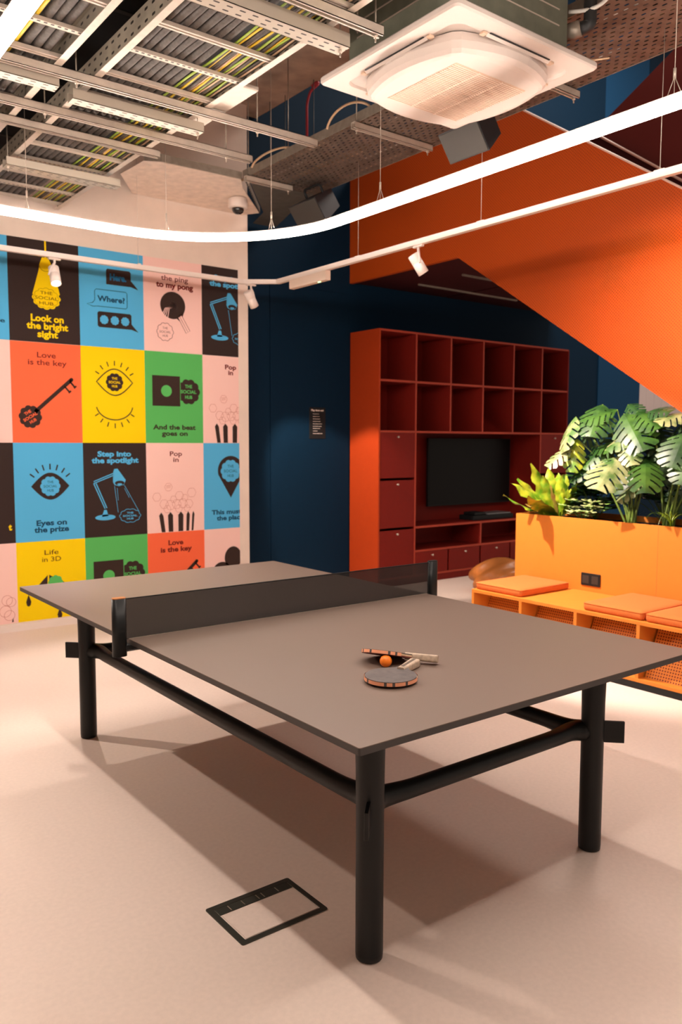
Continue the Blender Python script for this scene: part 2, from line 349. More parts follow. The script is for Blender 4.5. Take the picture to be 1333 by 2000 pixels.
# ---- paddles and ball
def paddle(loc, yaw, pitch, label, roll=0.0):
    t = thing('table_tennis_paddle', label, 'paddle', (0, 0, 0))
    # blade outline, handle along +x
    def outl(k=1.0):
        o = []
        for i in range(41):
            a = math.radians(22)+ (2*PI-math.radians(44))*i/40
            o.append((-0.080+0.0775*k*math.cos(a)*1.02, 0.0755*k*math.sin(a)))
        return o+[(0.012, -0.0145), (0.012, 0.0145)]
    bm = BM(); prism(bm, outl(), 'z', -0.003, 0.003); obj('blade', bm, M_['cable_tan'], t)
    bm = BM(); prism(bm, outl(0.985), 'z', 0.003, 0.0062); o = obj('rubber', bm, M_['rubber_black'], t); o['label'] = 'worn black rubber side'
    bm = BM(); prism(bm, outl(0.985), 'z', -0.0062, -0.003); o = obj('rubber', bm, M_['rubber_red'], t); o['label'] = 'red rubber side'
    bm = BM()
    oo = [(-0.080+0.0785*math.cos(a)*1.02, 0.0765*math.sin(a)) for a in [math.radians(40)+(2*PI-math.radians(80))*i/48 for i in range(49)]]
    for i in range(48):
        p, q = oo[i], oo[i+1]; mi = 1 if i % 8 in (2,) or i % 8 == 5 and i % 16 > 8 else 0
        vs = [bm.verts.new((p[0], p[1], -0.0052)), bm.verts.new((q[0], q[1], -0.0052)), bm.verts.new((q[0], q[1], 0.0052)), bm.verts.new((p[0], p[1], 0.0052))]
        f = bm.faces.new(vs); f.material_index = mi
    obj('edge_tape', bm, [M_['tape'], M_['rubber_black']], t)
    hb = BM()
    secs = [(-0.012, 0.012, 0.0115), (0.02, 0.013, 0.0118), (0.06, 0.0145, 0.0122), (0.094, 0.017, 0.0125), (0.098, 0.016, 0.0115)]
    rings = []
    for (x, w, h) in secs:
        rings.append([hb.verts.new((x, yy, zz)) for yy, zz in rrect(-w, w, -h, h, 0.006, 3)])
    n = len(rings[0])
    for i in range(len(rings)-1):
        for j in range(n):
            f = hb.faces.new((rings[i][j], rings[i][(j+1) % n], rings[i+1][(j+1) % n], rings[i+1][j])); f.smooth = True
    hb.faces.new(rings[0][::-1]); hb.faces.new(rings[-1])
    h = obj('handle', hb, M_['handle'], t)
    bm = BM(); box(bm, 0.0, 0.092, -0.0045, 0.0045, 0.0121, 0.0128); obj('stripe', bm, M_['handle_dark'], h)
    t.location = loc; t.rotation_euler = (roll, pitch, yaw); return t
M_['rubber_black'] = mat('worn_black_rubber', (0.085, 0.07, 0.066), 0.55, noise=0.25, nscale=50)
M_['rubber_red'] = mat('red_rubber', (0.22, 0.03, 0.025), 0.5)
M_['tape'] = mat('peach_edge_tape', (0.85, 0.36, 0.20), 0.5)
M_['handle'] = mat('grey_wood_handle', (0.46, 0.35, 0.26), 0.5, noise=0.2, nscale=80)
M_['handle_dark'] = mat('handle_stripe', (0.10, 0.07, 0.05), 0.5)
pa = paddle((0.502, 0.407, 0.7735), math.radians(24), 0.0, 'paddle lying flat with worn black rubber up, nearer of the two', 0); pa.scale = (1.07, 1.07, 1.07)
paddle((0.610, 0.495, 0.783), math.radians(-50.7), math.radians(2.8), 'paddle propped up on the orange ball, black handle resting on table', math.radians(-18))
bm = BM(); bmesh.ops.create_uvsphere(bm, u_segments=32, v_segments=20, radius=0.020)
for f in bm.faces: f.smooth = True
bmesh.ops.translate(bm, verts=bm.verts, vec=(0.516, 0.503, 0.780))
M_['ball'] = mat('orange_ball', (0.95, 0.22, 0.01), 0.45)
tag(obj('ball', bm, M_['ball'], off=(0.516, 0.503, 0.760)), 'small orange table tennis ball between the two paddles', 'ball')

# ---- floor socket box
F = thing('floor_socket_box', 'dark steel floor outlet frame with floor-coloured lid, left of near table leg', 'floor box', (0.138, 0.64, 0))
bm = BM()
ox = rrect(-0.021, 0.297, 0.522, 0.756, 0.008, 3); ix = rrect(0.000, 0.280, 0.541, 0.736, 0.003, 3)
n = len(ox)
vo = [bm.verts.new((*p, 0.003)) for p in ox]; vi = [bm.verts.new((*p, 0.003)) for p in ix]; vb = [bm.verts.new((*p, 0.0)) for p in ox]
vj = [bm.verts.new((*p, 0.0005)) for p in ix]
for i in range(n):
    j = (i+1) % n
    bm.faces.new((vo[i], vo[j], vi[j], vi[i])); bm.faces.new((vb[i], vb[j], vo[j], vo[i])); bm.faces.new((vi[i], vi[j], vj[j], vj[i]))
M_['frame_steel'] = mat('dark_green_grey_metal', (0.085, 0.085, 0.07), 0.35, metal=0.7)
obj('frame', bm, M_['frame_steel'], F)
bm = BM(); box(bm, 0.006, 0.274, 0.546, 0.695, 0.0005, 0.0022, 0.001); obj('lid', bm, M_['floor'], F)
bm = BM(); box(bm, 0.002, 0.278, 0.698, 0.735, 0.0005, 0.0026, 0.0008); fl = obj('cable_flap', bm, M_['frame_steel'], F)
for x in (0.045, 0.095, 0.150, 0.170, 0.225):
    bm = BM(); box(bm, x, x+0.003, 0.703, 0.730, 0.0026, 0.0034); obj('notch', bm, M_['steel'], fl)

# ================================================================ BOOKCASE
X0, X1, YF = 4.13, 7.18, 4.82
xs = [4.13+0.5083*k for k in range(7)]
B = thing('bookcase', 'tall red-orange shelving unit with open cubes, drawers and television bay against blue wall', 'bookcase', (5.65, 5.06, 0))
th = 0.011
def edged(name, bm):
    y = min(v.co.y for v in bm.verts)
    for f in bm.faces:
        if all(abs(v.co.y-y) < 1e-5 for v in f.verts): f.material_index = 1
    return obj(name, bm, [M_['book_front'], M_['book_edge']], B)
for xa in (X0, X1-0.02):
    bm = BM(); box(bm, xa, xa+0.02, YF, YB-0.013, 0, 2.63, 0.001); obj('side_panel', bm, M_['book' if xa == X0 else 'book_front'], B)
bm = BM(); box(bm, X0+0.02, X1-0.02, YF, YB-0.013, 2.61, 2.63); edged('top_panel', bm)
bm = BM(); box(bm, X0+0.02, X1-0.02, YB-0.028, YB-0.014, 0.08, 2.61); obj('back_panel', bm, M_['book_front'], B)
zr = [2.12, 1.605, 0.60, 0.345]
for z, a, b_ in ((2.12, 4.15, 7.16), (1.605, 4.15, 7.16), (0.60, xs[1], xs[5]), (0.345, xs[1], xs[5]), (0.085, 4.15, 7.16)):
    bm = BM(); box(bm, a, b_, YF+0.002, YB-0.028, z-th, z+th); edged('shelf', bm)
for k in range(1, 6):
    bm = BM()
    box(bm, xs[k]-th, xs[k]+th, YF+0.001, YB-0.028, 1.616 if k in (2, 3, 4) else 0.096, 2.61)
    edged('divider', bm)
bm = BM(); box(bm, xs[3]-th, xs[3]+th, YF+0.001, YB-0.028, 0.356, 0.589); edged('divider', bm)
bm = BM(); box(bm, X0+0.02, X1-0.02, YF+0.02, YF+0.04, 0, 0.074); obj('plinth', bm, M_['book_front'], B)
def front(kind, a, b_, z0, z1, kz=None):
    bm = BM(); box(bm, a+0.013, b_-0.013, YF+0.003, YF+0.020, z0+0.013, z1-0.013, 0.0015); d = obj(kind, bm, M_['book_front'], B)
    bm = BM(); lathe(bm, [(0.005, 0), (0.005, 0.012), (0.011, 0.018), (0.011, 0.024), (0.007, 0.027)], ((a+b_)/2, YF+0.003, z1-0.055), 14, Matrix.Rotation(PI/2, 3, 'X'))
    obj('knob', bm, M_['steel_bright'], d)
for a in (0, 5):
    for z0, z1 in ((1.116, 1.605), (0.60, 1.116), (0.085, 0.60)): front('door', xs[a], xs[a+1], z0, z1)
for k in range(1, 5): front('drawer', xs[k], xs[k+1], 0.085, 0.345)
# television and console
TV = thing('television', 'large flat black television hung in the bay of the red bookcase', 'television', (5.83, 5.2, 0.75))
bm = BM(); box(bm, 5.145, 6.52, 5.155, 5.19, 0.775, 1.545, 0.006); obj('case', bm, M_['black'], TV)
bm = BM(); box(bm, 5.157, 6.508, 5.152, 5.156, 0.79, 1.533, 0.001); obj('screen', bm, M_['tv'], TV)
bm = BM(); box(bm, 5.6, 6.0, 5.19, 5.266, 1.0, 1.35); obj('wall_bracket', bm, M_['dark_steel'], TV)
GC = thing('game_console', 'black media box with pale top on shelf below television', 'console', (5.95, 5.0, 0.612))
bm = BM(); box(bm, 5.62, 6.30, 4.90, 5.13, 0.6115, 0.665, 0.006); obj('case', bm, M_['black'], GC)
bm = BM(); box(bm, 5.86, 6.26, 4.905, 5.12, 0.666, 0.682, 0.006); obj('lid', bm, mat('grey_blue_plastic', (0.16, 0.17, 0.18), 0.3), GC)
bm = BM(); box(bm, 5.66, 5.84, 4.92, 5.1, 0.666, 0.70, 0.008); obj('disc_drive', bm, M_['black'], GC)

# ---- wall sign
S = thing('wall_sign', 'small black notice with rows of tiny white text on blue wall', 'sign', (3.705, 5.287, 1.69))
bm = BM(); box(bm, 3.604, 3.806, 5.284, 5.288, 1.530, 1.846, 0.001); obj('panel', bm, M_['black'], S)

# ================================================================ 2D ART FOR POSTERS
dg = None
def text_mesh(s, bold):
    cu = bpy.data.curves.new('t', 'FONT'); cu.body = s; cu.size = 1.0; cu.offset = bold; cu.align_x = 'LEFT'; cu.resolution_u = 3
    o = bpy.data.objects.new('t', cu); C.objects.link(o)
    bpy.context.view_layer.update(); d = bpy.context.evaluated_depsgraph_get()
    me = bpy.data.meshes.new_from_object(o.evaluated_get(d))
    bpy.data.objects.remove(o); bpy.data.curves.remove(cu); return me
class Art:
    """flat printing on a vertical sheet facing -y; units mm from the poster's lower left"""
    def __init__(s, x0, z0, clip=None, zlo=None, y=YW-0.002):
        s.x0, s.z0, s.y, s.clip, s.zlo = x0, z0, y, clip, zlo; s.parts = {}
    def bm(s, key):
        if key not in s.parts: s.parts[key] = BM()
        return s.parts[key]
    def put(s, key, lay, vs, faces):
        bm = s.bm(key); bv = [bm.verts.new((s.x0+x/1000, s.y-0.0006*lay, s.z0+z/1000)) for x, z in vs]
        for f in faces:
            try: bm.faces.new([bv[i] for i in f])
            except ValueError: pass
    def poly(s, key, lay, pts): s.put(key, lay, pts, [list(range(len(pts)))])
    def fan(s, key, lay, pts):
        cx = sum(p[0] for p in pts)/len(pts); cz = sum(p[1] for p in pts)/len(pts); n = len(pts)
        s.put(key, lay, [(cx, cz)]+list(pts), [(0, i+1, (i+1) % n+1) for i in range(n)])
    def stroke(s, key, lay, pts, w, closed=False):
        n = len(pts); vs = []; fs = []
        for i in range(n):
            if closed: a, c = pts[(i-1) % n], pts[(i+1) % n]
            else: a, c = pts[max(i-1, 0)], pts[min(i+1, n-1)]
            dx, dz = c[0]-a[0], c[1]-a[1]; L = math.hypot(dx, dz) or 1; nx, nz = -dz/L*w/2, dx/L*w/2
            vs += [(pts[i][0]+nx, pts[i][1]+nz), (pts[i][0]-nx, pts[i][1]-nz)]
        for i in range(n if closed else n-1):
            j = (i+1) % n; fs.append((2*i, 2*i+1, 2*j+1, 2*j))
        s.put(key, lay, vs, fs)
    def circ(s, c, r, r2=None, n=28): return [(c[0]+r*math.cos(2*PI*i/n), c[1]+(r2 or r)*math.sin(2*PI*i/n)) for i in range(n)]
    def badge_pts(s, c, r, lobes=10, sq=1.0, rot=0, n=110):
        out = []
        for i in range(n):
            a = 2*PI*i/n; k = 0.87+0.13*abs(math.cos(lobes*a/2))**0.7
            x, z = r*k*math.cos(a), r*k*math.sin(a)*sq
            out.append((c[0]+x*math.cos(rot)-z*math.sin(rot), c[1]+x*math.sin(rot)+z*math.cos(rot)))
        return out
    def text(s, key, lay, txt, xl, xr, zc, h, bold=0.02, rot=0, piv=None):
        me = text_mesh(txt, bold); vs = [v.co for v in me.vertices]
        if not vs: return
        mnx = min(v.x for v in vs); mxx = max(v.x for v in vs)
        k = (xr-xl)/(mxx-mnx); ky = h/0.70; cx = (xl+xr)/2; pv = piv or (cx, zc)
        out = []
        for v in vs:
            x, z = xl+(v.x-mnx)*k, zc-h/2+v.y*ky
            if rot:
                dx, dz = x-pv[0], z-pv[1]; x = pv[0]+dx*math.cos(rot)-dz*math.sin(rot); z = pv[1]+dx*math.sin(rot)+dz*math.cos(rot)
            out.append((x, z))
        s.put(key, lay, out, [tuple(p.vertices) for p in me.polygons]); bpy.data.meshes.remove(me)
    def badge(s, fill, ink, lay, c, r, rot=0, sq=1.0, outline=None, cut=None, bold=0.03):
        pts = s.badge_pts(c, r, rot=rot, sq=sq)
        if cut is not None: pts = [(max(x, cut), z) for x, z in pts]
        if fill: s.fan(fill, lay, pts)
        if outline: s.stroke(outline, lay+1, pts, 4, True)
        for t, w, dz in (('THE', 0.62, 0.42), ('SOCIAL', 1.36, 0.0), ('HUB', 0.62, -0.42)):
            s.text(ink, lay+1, t, c[0]-w*r/2, c[0]+w*r/2, c[1]+dz*r*sq, 0.25*r*sq, bold, rot, c)
    def lamp(s, key, bg):
        s.fan(key, 1, s.circ((178, 162), 88, 24)); s.poly(key, 1, [(148, 170), (205, 170), (190, 225), (168, 225)])
        s.stroke(key, 1, [(176, 235), (84, 448)], 9); s.stroke(key, 1, [(192, 240), (104, 448)], 9)
        s.stroke(key, 1, [(84, 448), (262, 515)], 8); s.stroke(key, 1, [(84, 464), (258, 530)], 8)
        s.poly(key, 1, [(250, 455), (252, 535), (262, 565), (290, 568), (305, 548), (362, 470), (345, 430), (300, 420), (262, 432)])
        s.fan(bg, 2, s.circ((308, 446), 42, 20)); s.fan(key, 3, s.circ((308, 436), 22, 8))
    def eye(s, line, fill, c, w, h, lash=True, up=True):
        top = [(c[0]-w+2*w*i/24, c[1]+h*math.sin(PI*i/24)) for i in range(25)]
        bot = [(c[0]+w-2*w*i/24, c[1]-h*math.sin(PI*i/24)) for i in range(1, 24)]
        if fill: s.poly(fill, 1, top+bot)
        else: s.stroke(line, 1, top+bot, 9, True)
    def lashes(s, key, c, rx, rz, L, a0, a1, n, w=10):
        for i in range(n):
            a = math.radians(a0+(a1-a0)*i/(n-1)); ca, sa = math.cos(a), math.sin(a)
            s.stroke(key, 1, [(c[0]+rx*ca, c[1]+rz*sa), (c[0]+(rx+L*.9)*ca, c[1]+(rz+L)*sa)], w)
    def key_art(s, key, bg, dz=0, clipz=None):
        a, b_ = (175, 240+dz), (470, 505+dz); s.stroke(key, 1, [a, b_], 30)
        s.fan(key, 1, s.circ(b_, 15)); d = Vector((b_[0]-a[0], b_[1]-a[1])).normalized(); nrm = Vector((d.y, -d.x))
        for t, L in ((0.80, 62), (0.95, 62)):
            p = Vector(a)+(Vector(b_)-Vector(a))*t; q = p+nrm*L
            s.stroke(key, 1, [tuple(p), tuple(q)], 14); s.stroke(key, 1, [tuple(q-d*10), tuple(q+d*16)], 14)
        s.badge(key, bg, 1, (139, 203+dz), 90, rot=0.55)
    def pop(s, dx=0):
        R = [((203, 398), 36), ((92, 314), 38), ((307, 318), 40), ((427, 343), 42), ((160, 250), 40), ((220, 240), 44), ((280, 245), 42), ((340, 250), 42), ((400, 245), 38), ((250, 290), 30), ((360, 300), 30), ((190, 205), 34), ((300, 205), 34), ((380, 205), 30)]
        for c, r in R: s.stroke('rose', 2, s.badge_pts((c[0]+dx, c[1]), r, 6), 2.6, True)
        for q in (-8, 2, 12): s.stroke('rose', 2, [(180+dx, 396+q), (226+dx, 404+q)], 2.5)
        for xt, xb, wt in ((131, 152, 40), (219, 222, 48), (319, 317, 50), (391, 384, 32), (442, 431, 22)):
            s.poly('ink', 1, [(xt+dx-wt/2, 150), (xt+dx, 178), (xt+dx+wt/2, 150), (xb+dx+wt/2-2, 3), (xb+dx-wt/2+2, 3)])
    def record(s, key, bg, dz=0):
        s.badge(key, bg, 1, (410, 450+dz), 112, cut=330); s.poly(bg, 3, [(326, 330+dz), (332, 330+dz), (332, 570+dz), (326, 570+dz)])
        s.poly(key, 4, [(66, 320+dz), (327, 320+dz), (327, 580+dz), (66, 580+dz)])
        s.fan(bg, 5, s.circ((197, 450+dz), 50))
    def finish(s, label_bg, bg, label, x1=550, z_lo=0, z_hi=783, top=None):
        """sheet + printing as children; printing is trimmed to the sheet"""
        bm = BM(); box(bm, s.x0, s.x0+x1/1000, s.y, YW-0.0002, s.z0+z_lo/1000, s.z0+z_hi/1000)
        r = obj('poster', bm, INK[bg], off=(s.x0, YW, s.z0+z_lo/1000)); tag(r, label, 'poster', 'square art posters tiling the back wall')
        for key, b2 in s.parts.items():
            if z_lo > 0:
                bmesh.ops.bisect_plane(b2, geom=b2.verts[:]+b2.edges[:]+b2.faces[:], plane_co=(0, 0, s.z0+z_lo/1000), plane_no=(0, 0, -1), clear_outer=True)
            if x1 < 550:
                bmesh.ops.bisect_plane(b2, geom=b2.verts[:]+b2.edges[:]+b2.faces[:], plane_co=(s.x0+x1/1000, 0, 0), plane_no=(1, 0, 0), clear_outer=True)
            o = obj('printed_artwork', b2, INK[key], r)
            nm = {'navy': 'dark blue', 'ink': 'black', 'rose': 'thin rose outline', 'black': 'black', 'brown': 'dark brown', 'maroon': 'dark red'}.get(key, key)
            o['label'] = nm + ' printing on the poster'
Z_ = [2.268, 1.483, 0.70, -0.083]
XK = [0.65+0.55*k for k in range(4)]
# row 0
a = Art(XK[0]-0.55, Z_[0]); a.text('navy', 1, 'e', 484, 520, 145, 32); a.finish('', 'blue', 'blue poster at the picture edge, topmost of the leftmost column')
a = Art(XK[0], Z_[0]); a.stroke('yellow', 1, [(289, 783), (289, 650)], 13)
a.poly('yellow', 1, [(262, 655), (310, 655), (345, 580), (395, 380), (180, 365), (235, 560), (240, 600)])
a.fan('yellow', 2, a.badge_pts((288, 345), 112, 12, 0.8)); a.stroke('brown', 3, a.badge_pts((286, 345), 98, 12, 0.8), 2, True)
a.stroke('brown', 2, [(286+45*math.cos(math.radians(t)), 590+40*math.sin(math.radians(t))) for t in range(180, 361, 12)], 3)
for t, x1_, x2_, z in (('THE', 240, 335, 385), ('SOCIAL', 200, 378, 345), ('HUB', 232, 342, 305)): a.text('brown', 4, t, x1_, x2_, z, 24, 0.0)
a.text('yellow', 1, 'Look on', 163, 420, 188, 50, 0.038); a.text('yellow', 1, 'the bright', 130, 454, 128, 50, 0.038); a.text('yellow', 1, 'sight', 211, 372, 66, 50, 0.038)
a.finish('', 'black', 'black poster with yellow hanging lamp and yellow words')
a = Art(XK[1], Z_[0])
a.poly('black', 1, [(227, 511), (440, 511), (504, 492), (470, 530), (440, 560), (440, 625), (428, 637), (239, 637), (227, 625)]); a.text('midblue', 2, 'Here.', 258, 400, 574, 50, 0.05)
a.stroke('navy', 1, [(127, 375), (127, 450), (140, 463), (392, 463), (404, 450), (404, 340), (392, 327), (150, 327), (110, 322), (60, 338), (110, 352)], 5, True); a.text('navy', 2, 'Where?', 149, 384, 392, 44, 0.03)
a.poly('black', 1, [(160, 160), (438, 160), (500, 142), (460, 182), (440, 205), (440, 275), (428, 287), (160, 287), (148, 275), (148, 172)])
for c in ((203, 222), (294, 222), (384, 222)): a.fan('blue', 2, a.badge_pts(c, 37, 9))
a.finish('', 'blue', 'blue poster with three speech bubbles')
a = Art(XK[2], Z_[0])
a.text('maroon', 1, 'the ping', 163, 418, 628, 42, 0.015); a.text('maroon', 1, 'to my pong', 116, 466, 570, 46, 0.045)
pp = a.circ((270, 400), 118, 116, 40); a.fan('ink', 1, pp); a.poly('ink', 1, [(330, 320), (375, 350), (345, 262), (305, 290)])
a.poly('pink', 3, [(318, 300), (352, 322), (430, 195), (392, 172)]); a.stroke('maroon', 4, [(318, 300), (352, 322), (430, 195), (392, 172)], 4, True); a.stroke('maroon', 4, [(334, 308), (410, 184)], 3)
for e in ((140, 250), (165, 265), (190, 275), (215, 262)): a.stroke('pink', 2, [(274, 389), ((274+e[0])/2-10, 370), e], 7)
a.lashes('pink', (274, 395), 5, 5, 32, 0, 315, 8, 5)
a.badge('pink', 'maroon', 5, (193, 169), 78, outline='maroon', bold=0.0)
a.finish('', 'pink', 'pink poster with black round paddle and small badge')
a = Art(XK[3], Z_[0]); a.lamp('blue', 'black'); a.text('blue', 1, 'Step int', 122, 385, 692, 42, 0.04); a.text('blue', 1, 'the spotli', 78, 400, 636, 42, 0.045)
a.badge('black', 'blue', 2, (395, 165), 90, sq=.62, outline='blue'); a.stroke('blue', 1, [(268, 415), (305, 185)], 4)
a.finish('', 'black', 'narrow black poster with blue desk lamp, rightmost in top row', x1=370)
# row 1
a = Art(XK[0]-0.55, Z_[1]); a.finish('', 'pink', 'plain pink poster strip at the picture edge, above a black one')
a = Art(XK[0], Z_[1]); a.text('maroon', 1, 'Love', 203, 349, 688, 42, 0.012); a.text('maroon', 1, 'is the key', 132, 434, 630, 42, 0.012); a.key_art('ink', 'red')
a.finish('', 'red', 'orange-red poster with whole black key, left end of second row')
a = Art(XK[1], Z_[1]); a.eye('ink', None, (283, 502), 156, 108); a.badge('ink', 'yellow', 2, (281, 502), 76)
a.lashes('ink', (283, 500), 150, 138, 40, 28, 152, 7, 9); a.lashes('ink', (279, 320), 160, 158, 40, -150, -30, 7, 9)
a.stroke('ink', 1, [(279+158*math.cos(math.radians(t)), 315-124*math.sin(math.radians(t))) for t in range(8, 173, 6)], 9)
a.finish('', 'yellow', 'yellow poster with open eye above closed eye')
a = Art(XK[2], Z_[1]); a.record('ink', 'green'); a.text('ink', 1, 'And the beat', 68, 476, 138, 40, 0.035); a.text('ink', 1, 'goes on', 149, 396, 84, 40, 0.035)
a.finish('', 'green', 'green poster with record sleeve and lettering below, second row')
a = Art(XK[3], Z_[1]); a.text('maroon', 1, 'Pop', 228, 345, 690, 40, 0.035); a.text('maroon', 1, 'in', 262, 312, 640, 40, 0.035); a.pop(8)
a.finish('', 'pink', 'narrow pink popcorn poster, rightmost in second row', x1=370)
# row 2
a = Art(XK[0]-0.55, Z_[2]); a.text('yellow', 1, 't', 498, 524, 128, 48, 0.05); a.finish('', 'black', 'black poster strip with a yellow letter at the picture edge')
a = Art(XK[0], Z_[2]); a.eye('navy', 'black', (280, 437), 152, 108); a.badge('blue', 'navy', 2, (279, 437), 80, bold=0.0)
a.lashes('black', (280, 430), 152, 140, 46, 35, 145, 7, 11); a.text('navy', 1, 'Eyes on', 162, 404, 146, 42, 0.035); a.text('navy', 1, 'the prize', 143, 420, 92, 42, 0.035)
a.finish('', 'blue', 'blue poster with one large black eye')
a = Art(XK[1], Z_[2]); a.lamp('blue', 'black'); a.text('blue', 1, 'Step into', 121, 414, 692, 42, 0.045); a.text('blue', 1, 'the spotlight', 70, 480, 638, 42, 0.045)
a.stroke('blue', 1, [(262, 425), (290, 200)], 3.5); a.stroke('blue', 1, [(350, 425), (475, 200)], 3.5); a.stroke('blue', 1, [(285, 405), (293, 300)], 3); a.stroke('blue', 1, [(350, 400), (390, 320)], 3)
a.badge('black', 'blue', 3, (395, 166), 95, sq=.62, outline='blue'); a.finish('', 'black', 'black poster with blue desk lamp and beam, middle of third row')
a = Art(XK[2], Z_[2]); a.text('maroon', 1, 'Pop', 221, 338, 690, 40, 0.02); a.text('maroon', 1, 'in', 253, 305, 638, 40, 0.02); a.pop()
a.finish('', 'pink', 'pink popcorn poster at full width, third row')
a = Art(XK[3], Z_[2]); pin = [(279+134*math.cos(math.radians(t)), 530+136*math.sin(math.radians(t))) for t in range(-15, 196, 7)]+[(278, 282)]
a.fan('black', 1, pin); a.badge('blue', 'navy', 2, (277, 528), 104, bold=0.0); a.text('navy', 1, 'This must', 77, 385, 153, 40, 0.035); a.text('navy', 1, 'the place', 128, 410, 98, 40, 0.035)
a.finish('', 'blue', 'narrow blue poster with black map pin', x1=372)
# row 3 (cropped at the bottom)
a = Art(XK[0]-0.55, Z_[3])
for c, r in (((470, 335), 40), ((500, 320), 36), ((455, 250), 44), ((485, 215), 40)): a.stroke('rose', 1, a.circ(c, r), 3, True)
a.poly('ink', 1, [(500, 160), (512, 195), (515, 160)]); a.finish('', 'pink', 'pink poster with faint popcorn circles, bottom left corner of the wall', z_lo=150)
a = Art(XK[0], Z_[3]); a.text('brown', 1, 'Life', 218, 330, 690, 38, 0.005); a.text('brown', 1, 'in 3D', 198, 349, 634, 38, 0.005)
a.poly('ink', 1, [(238, 507), (110, 375), (150, 340), (232, 360)]); a.poly('ink', 1, [(250, 507), (400, 420), (350, 340), (246, 360)]); a.fan('green', 2, a.badge_pts((300, 440), 60, 8))
for c in ((84, 305), (328, 175)): a.poly('ink', 1, [(c[0], c[1]+60), (c[0]+20, c[1]), (c[0]+14, c[1]-28), (c[0], c[1]-38), (c[0]-14, c[1]-28), (c[0]-20, c[1])])
a.finish('', 'yellow', 'yellow poster with drips and a folded shape, bottom row', z_lo=150)
a = Art(XK[1], Z_[3]); a.record('ink', 'green'); a.finish('', 'green', 'green record poster half hidden behind the table top', z_lo=150)
a = Art(XK[2], Z_[3]); a.text('maroon', 1, 'Love', 195, 339, 690, 42, 0.035); a.text('maroon', 1, 'is the key', 121, 423, 630, 42, 0.035); a.key_art('ink', 'red')
a.finish('', 'red', 'red key poster half hidden behind the table, bottom row', z_lo=150)
a = Art(XK[3], Z_[3]); a.fan('ink', 1, a.circ((297, 505), 90, 105)); a.fan('ink', 1, a.circ((180, 390), 96, 84)); a.fan('pink', 2, a.circ((160, 350), 70, 55))
a.finish('', 'pink', 'narrow pink poster with black rounded shapes, bottom right', x1=372, z_lo=150)
# sign lettering
a = Art(3.604, 1.530, y=5.2838)
a.text('x', 1, 'Play time out', 22, 178, 288, 17, 0.05)
for i, (w, z) in enumerate(((70, 250), (78, 225), (84, 200), (94, 175), (112, 150), (100, 125), (75, 103), (52, 78), (104, 52))):
    x_ = 44
    while x_ < 44+w:
        l_ = 7+(x_*7+i*5) % 11; a.poly('x', 1, [(x_, z-2), (x_+l_, z-2), (x_+l_, z+2), (x_, z+2)]); x_ += l_+4
obj('lettering', a.parts['x'], mat('sign_ink', (0.72, 0.62, 0.55), 0.6), S)

# ================================================================ BENCH AND PLANTER
BN = thing('bench', 'long orange storage bench with open compartments and black plinth', 'bench', (3.5, 1.0, 0))
bx0, bx1 = 3.19, 3.797
by = [2.634-0.4555*k for k in range(8)]
bm = BM(); box(bm, bx0, bx1, by[-1], by[0], 0.397, 0.42, 0.0015); obj('seat', bm, M_['planter'], BN)
bm = BM(); box(bm, bx0, bx1, by[-1], by[0], 0.045, 0.068, 0.0015); obj('base_board', bm, M_['planter'], BN)
for k, y in enumerate(by):
    bm = BM(); w = 0.012 if k in (0, len(by)-1) else 0.0115
    ya, yb = (y-0.022, y) if k == 0 else (y-w, y+w)
    if k == len(by)-1: ya, yb = y, y+0.022
    box(bm, bx0+0.001, bx1-0.001, ya, yb, 0.068, 0.397); obj('divider', bm, M_['planter'], BN)
for k in range(7):
    bm = BM(); y1, y0 = by[k]-0.023, by[k+1]+0.012
    d_ = 0.15
    vs = [(bx0+0.055, y0, 0.068), (bx0+0.055, y1, 0.068), (bx0+0.055+d_, y1, 0.397), (bx0+0.055+d_, y0, 0.397)]
    v = [bm.verts.new(p) for p in vs]; v2 = [bm.verts.new((p[0]+0.012, p[1], p[2])) for p in vs]
    bm.faces.new(v); bm.faces.new(v2[::-1])
    for i in range(4): bm.faces.new((v[i], v2[i], v2[(i+1) % 4], v[(i+1) % 4]))
    obj('vent_panel', bm, M_['vent'], BN)
bm = BM(); box(bm, bx0+0.008, bx1, by[-1], by[0]-0.01, 0, 0.045); obj('plinth', bm, M_['black'], BN)
PL = thing('planter', 'tall orange planter box behind the bench, filled with houseplants', 'planter', (4.08, 1.0, 0))
px0, px1, pz = 3.80, 4.36, 0.943
bm = BM(); prism(bm, [(0.03, 0), (2.745, 0), (2.745, pz), (0.03, pz)], 'x', px0, px0+0.02); obj('front_panel', bm, M_['planter'], PL)
bm = BM(); box(bm, px0-0.0006, px0, 1.521, 1.524, 0.42, pz-0.002); obj('panel_joint', bm, M_['cushion'], PL)
for nm, q in (('back_panel', (px1-0.02, px1, 0.03, 2.745)), ('end_panel', (px0+0.02, px1-0.02, 2.725, 2.745)), ('end_panel', (px0+0.02, px1-0.02, 0.03, 0.05))):
    bm = BM(); box(bm, *q, 0, pz); obj(nm, bm, M_['planter'], PL)
bm = BM(); box(bm, px0+0.02, px1-0.02, 0.05, 2.725, 0.80, 0.90); obj('soil', bm, M_['soil'], PL)
SO = thing('power_socket', 'black double power outlet on the orange planter front', 'socket', (3.798, 2.04, 0.507))
bm = BM(); box(bm, 3.791, 3.7995, 1.957, 2.119, 0.462, 0.553, 0.003); obj('plate', bm, M_['black'], SO)
for yy in (2.0, 2.078):
    bm = BM(); box(bm, 3.7895, 3.7912, yy-0.028, yy+0.028, 0.478, 0.536, 0.001); o = obj('outlet', bm, M_['dark_steel'], SO)
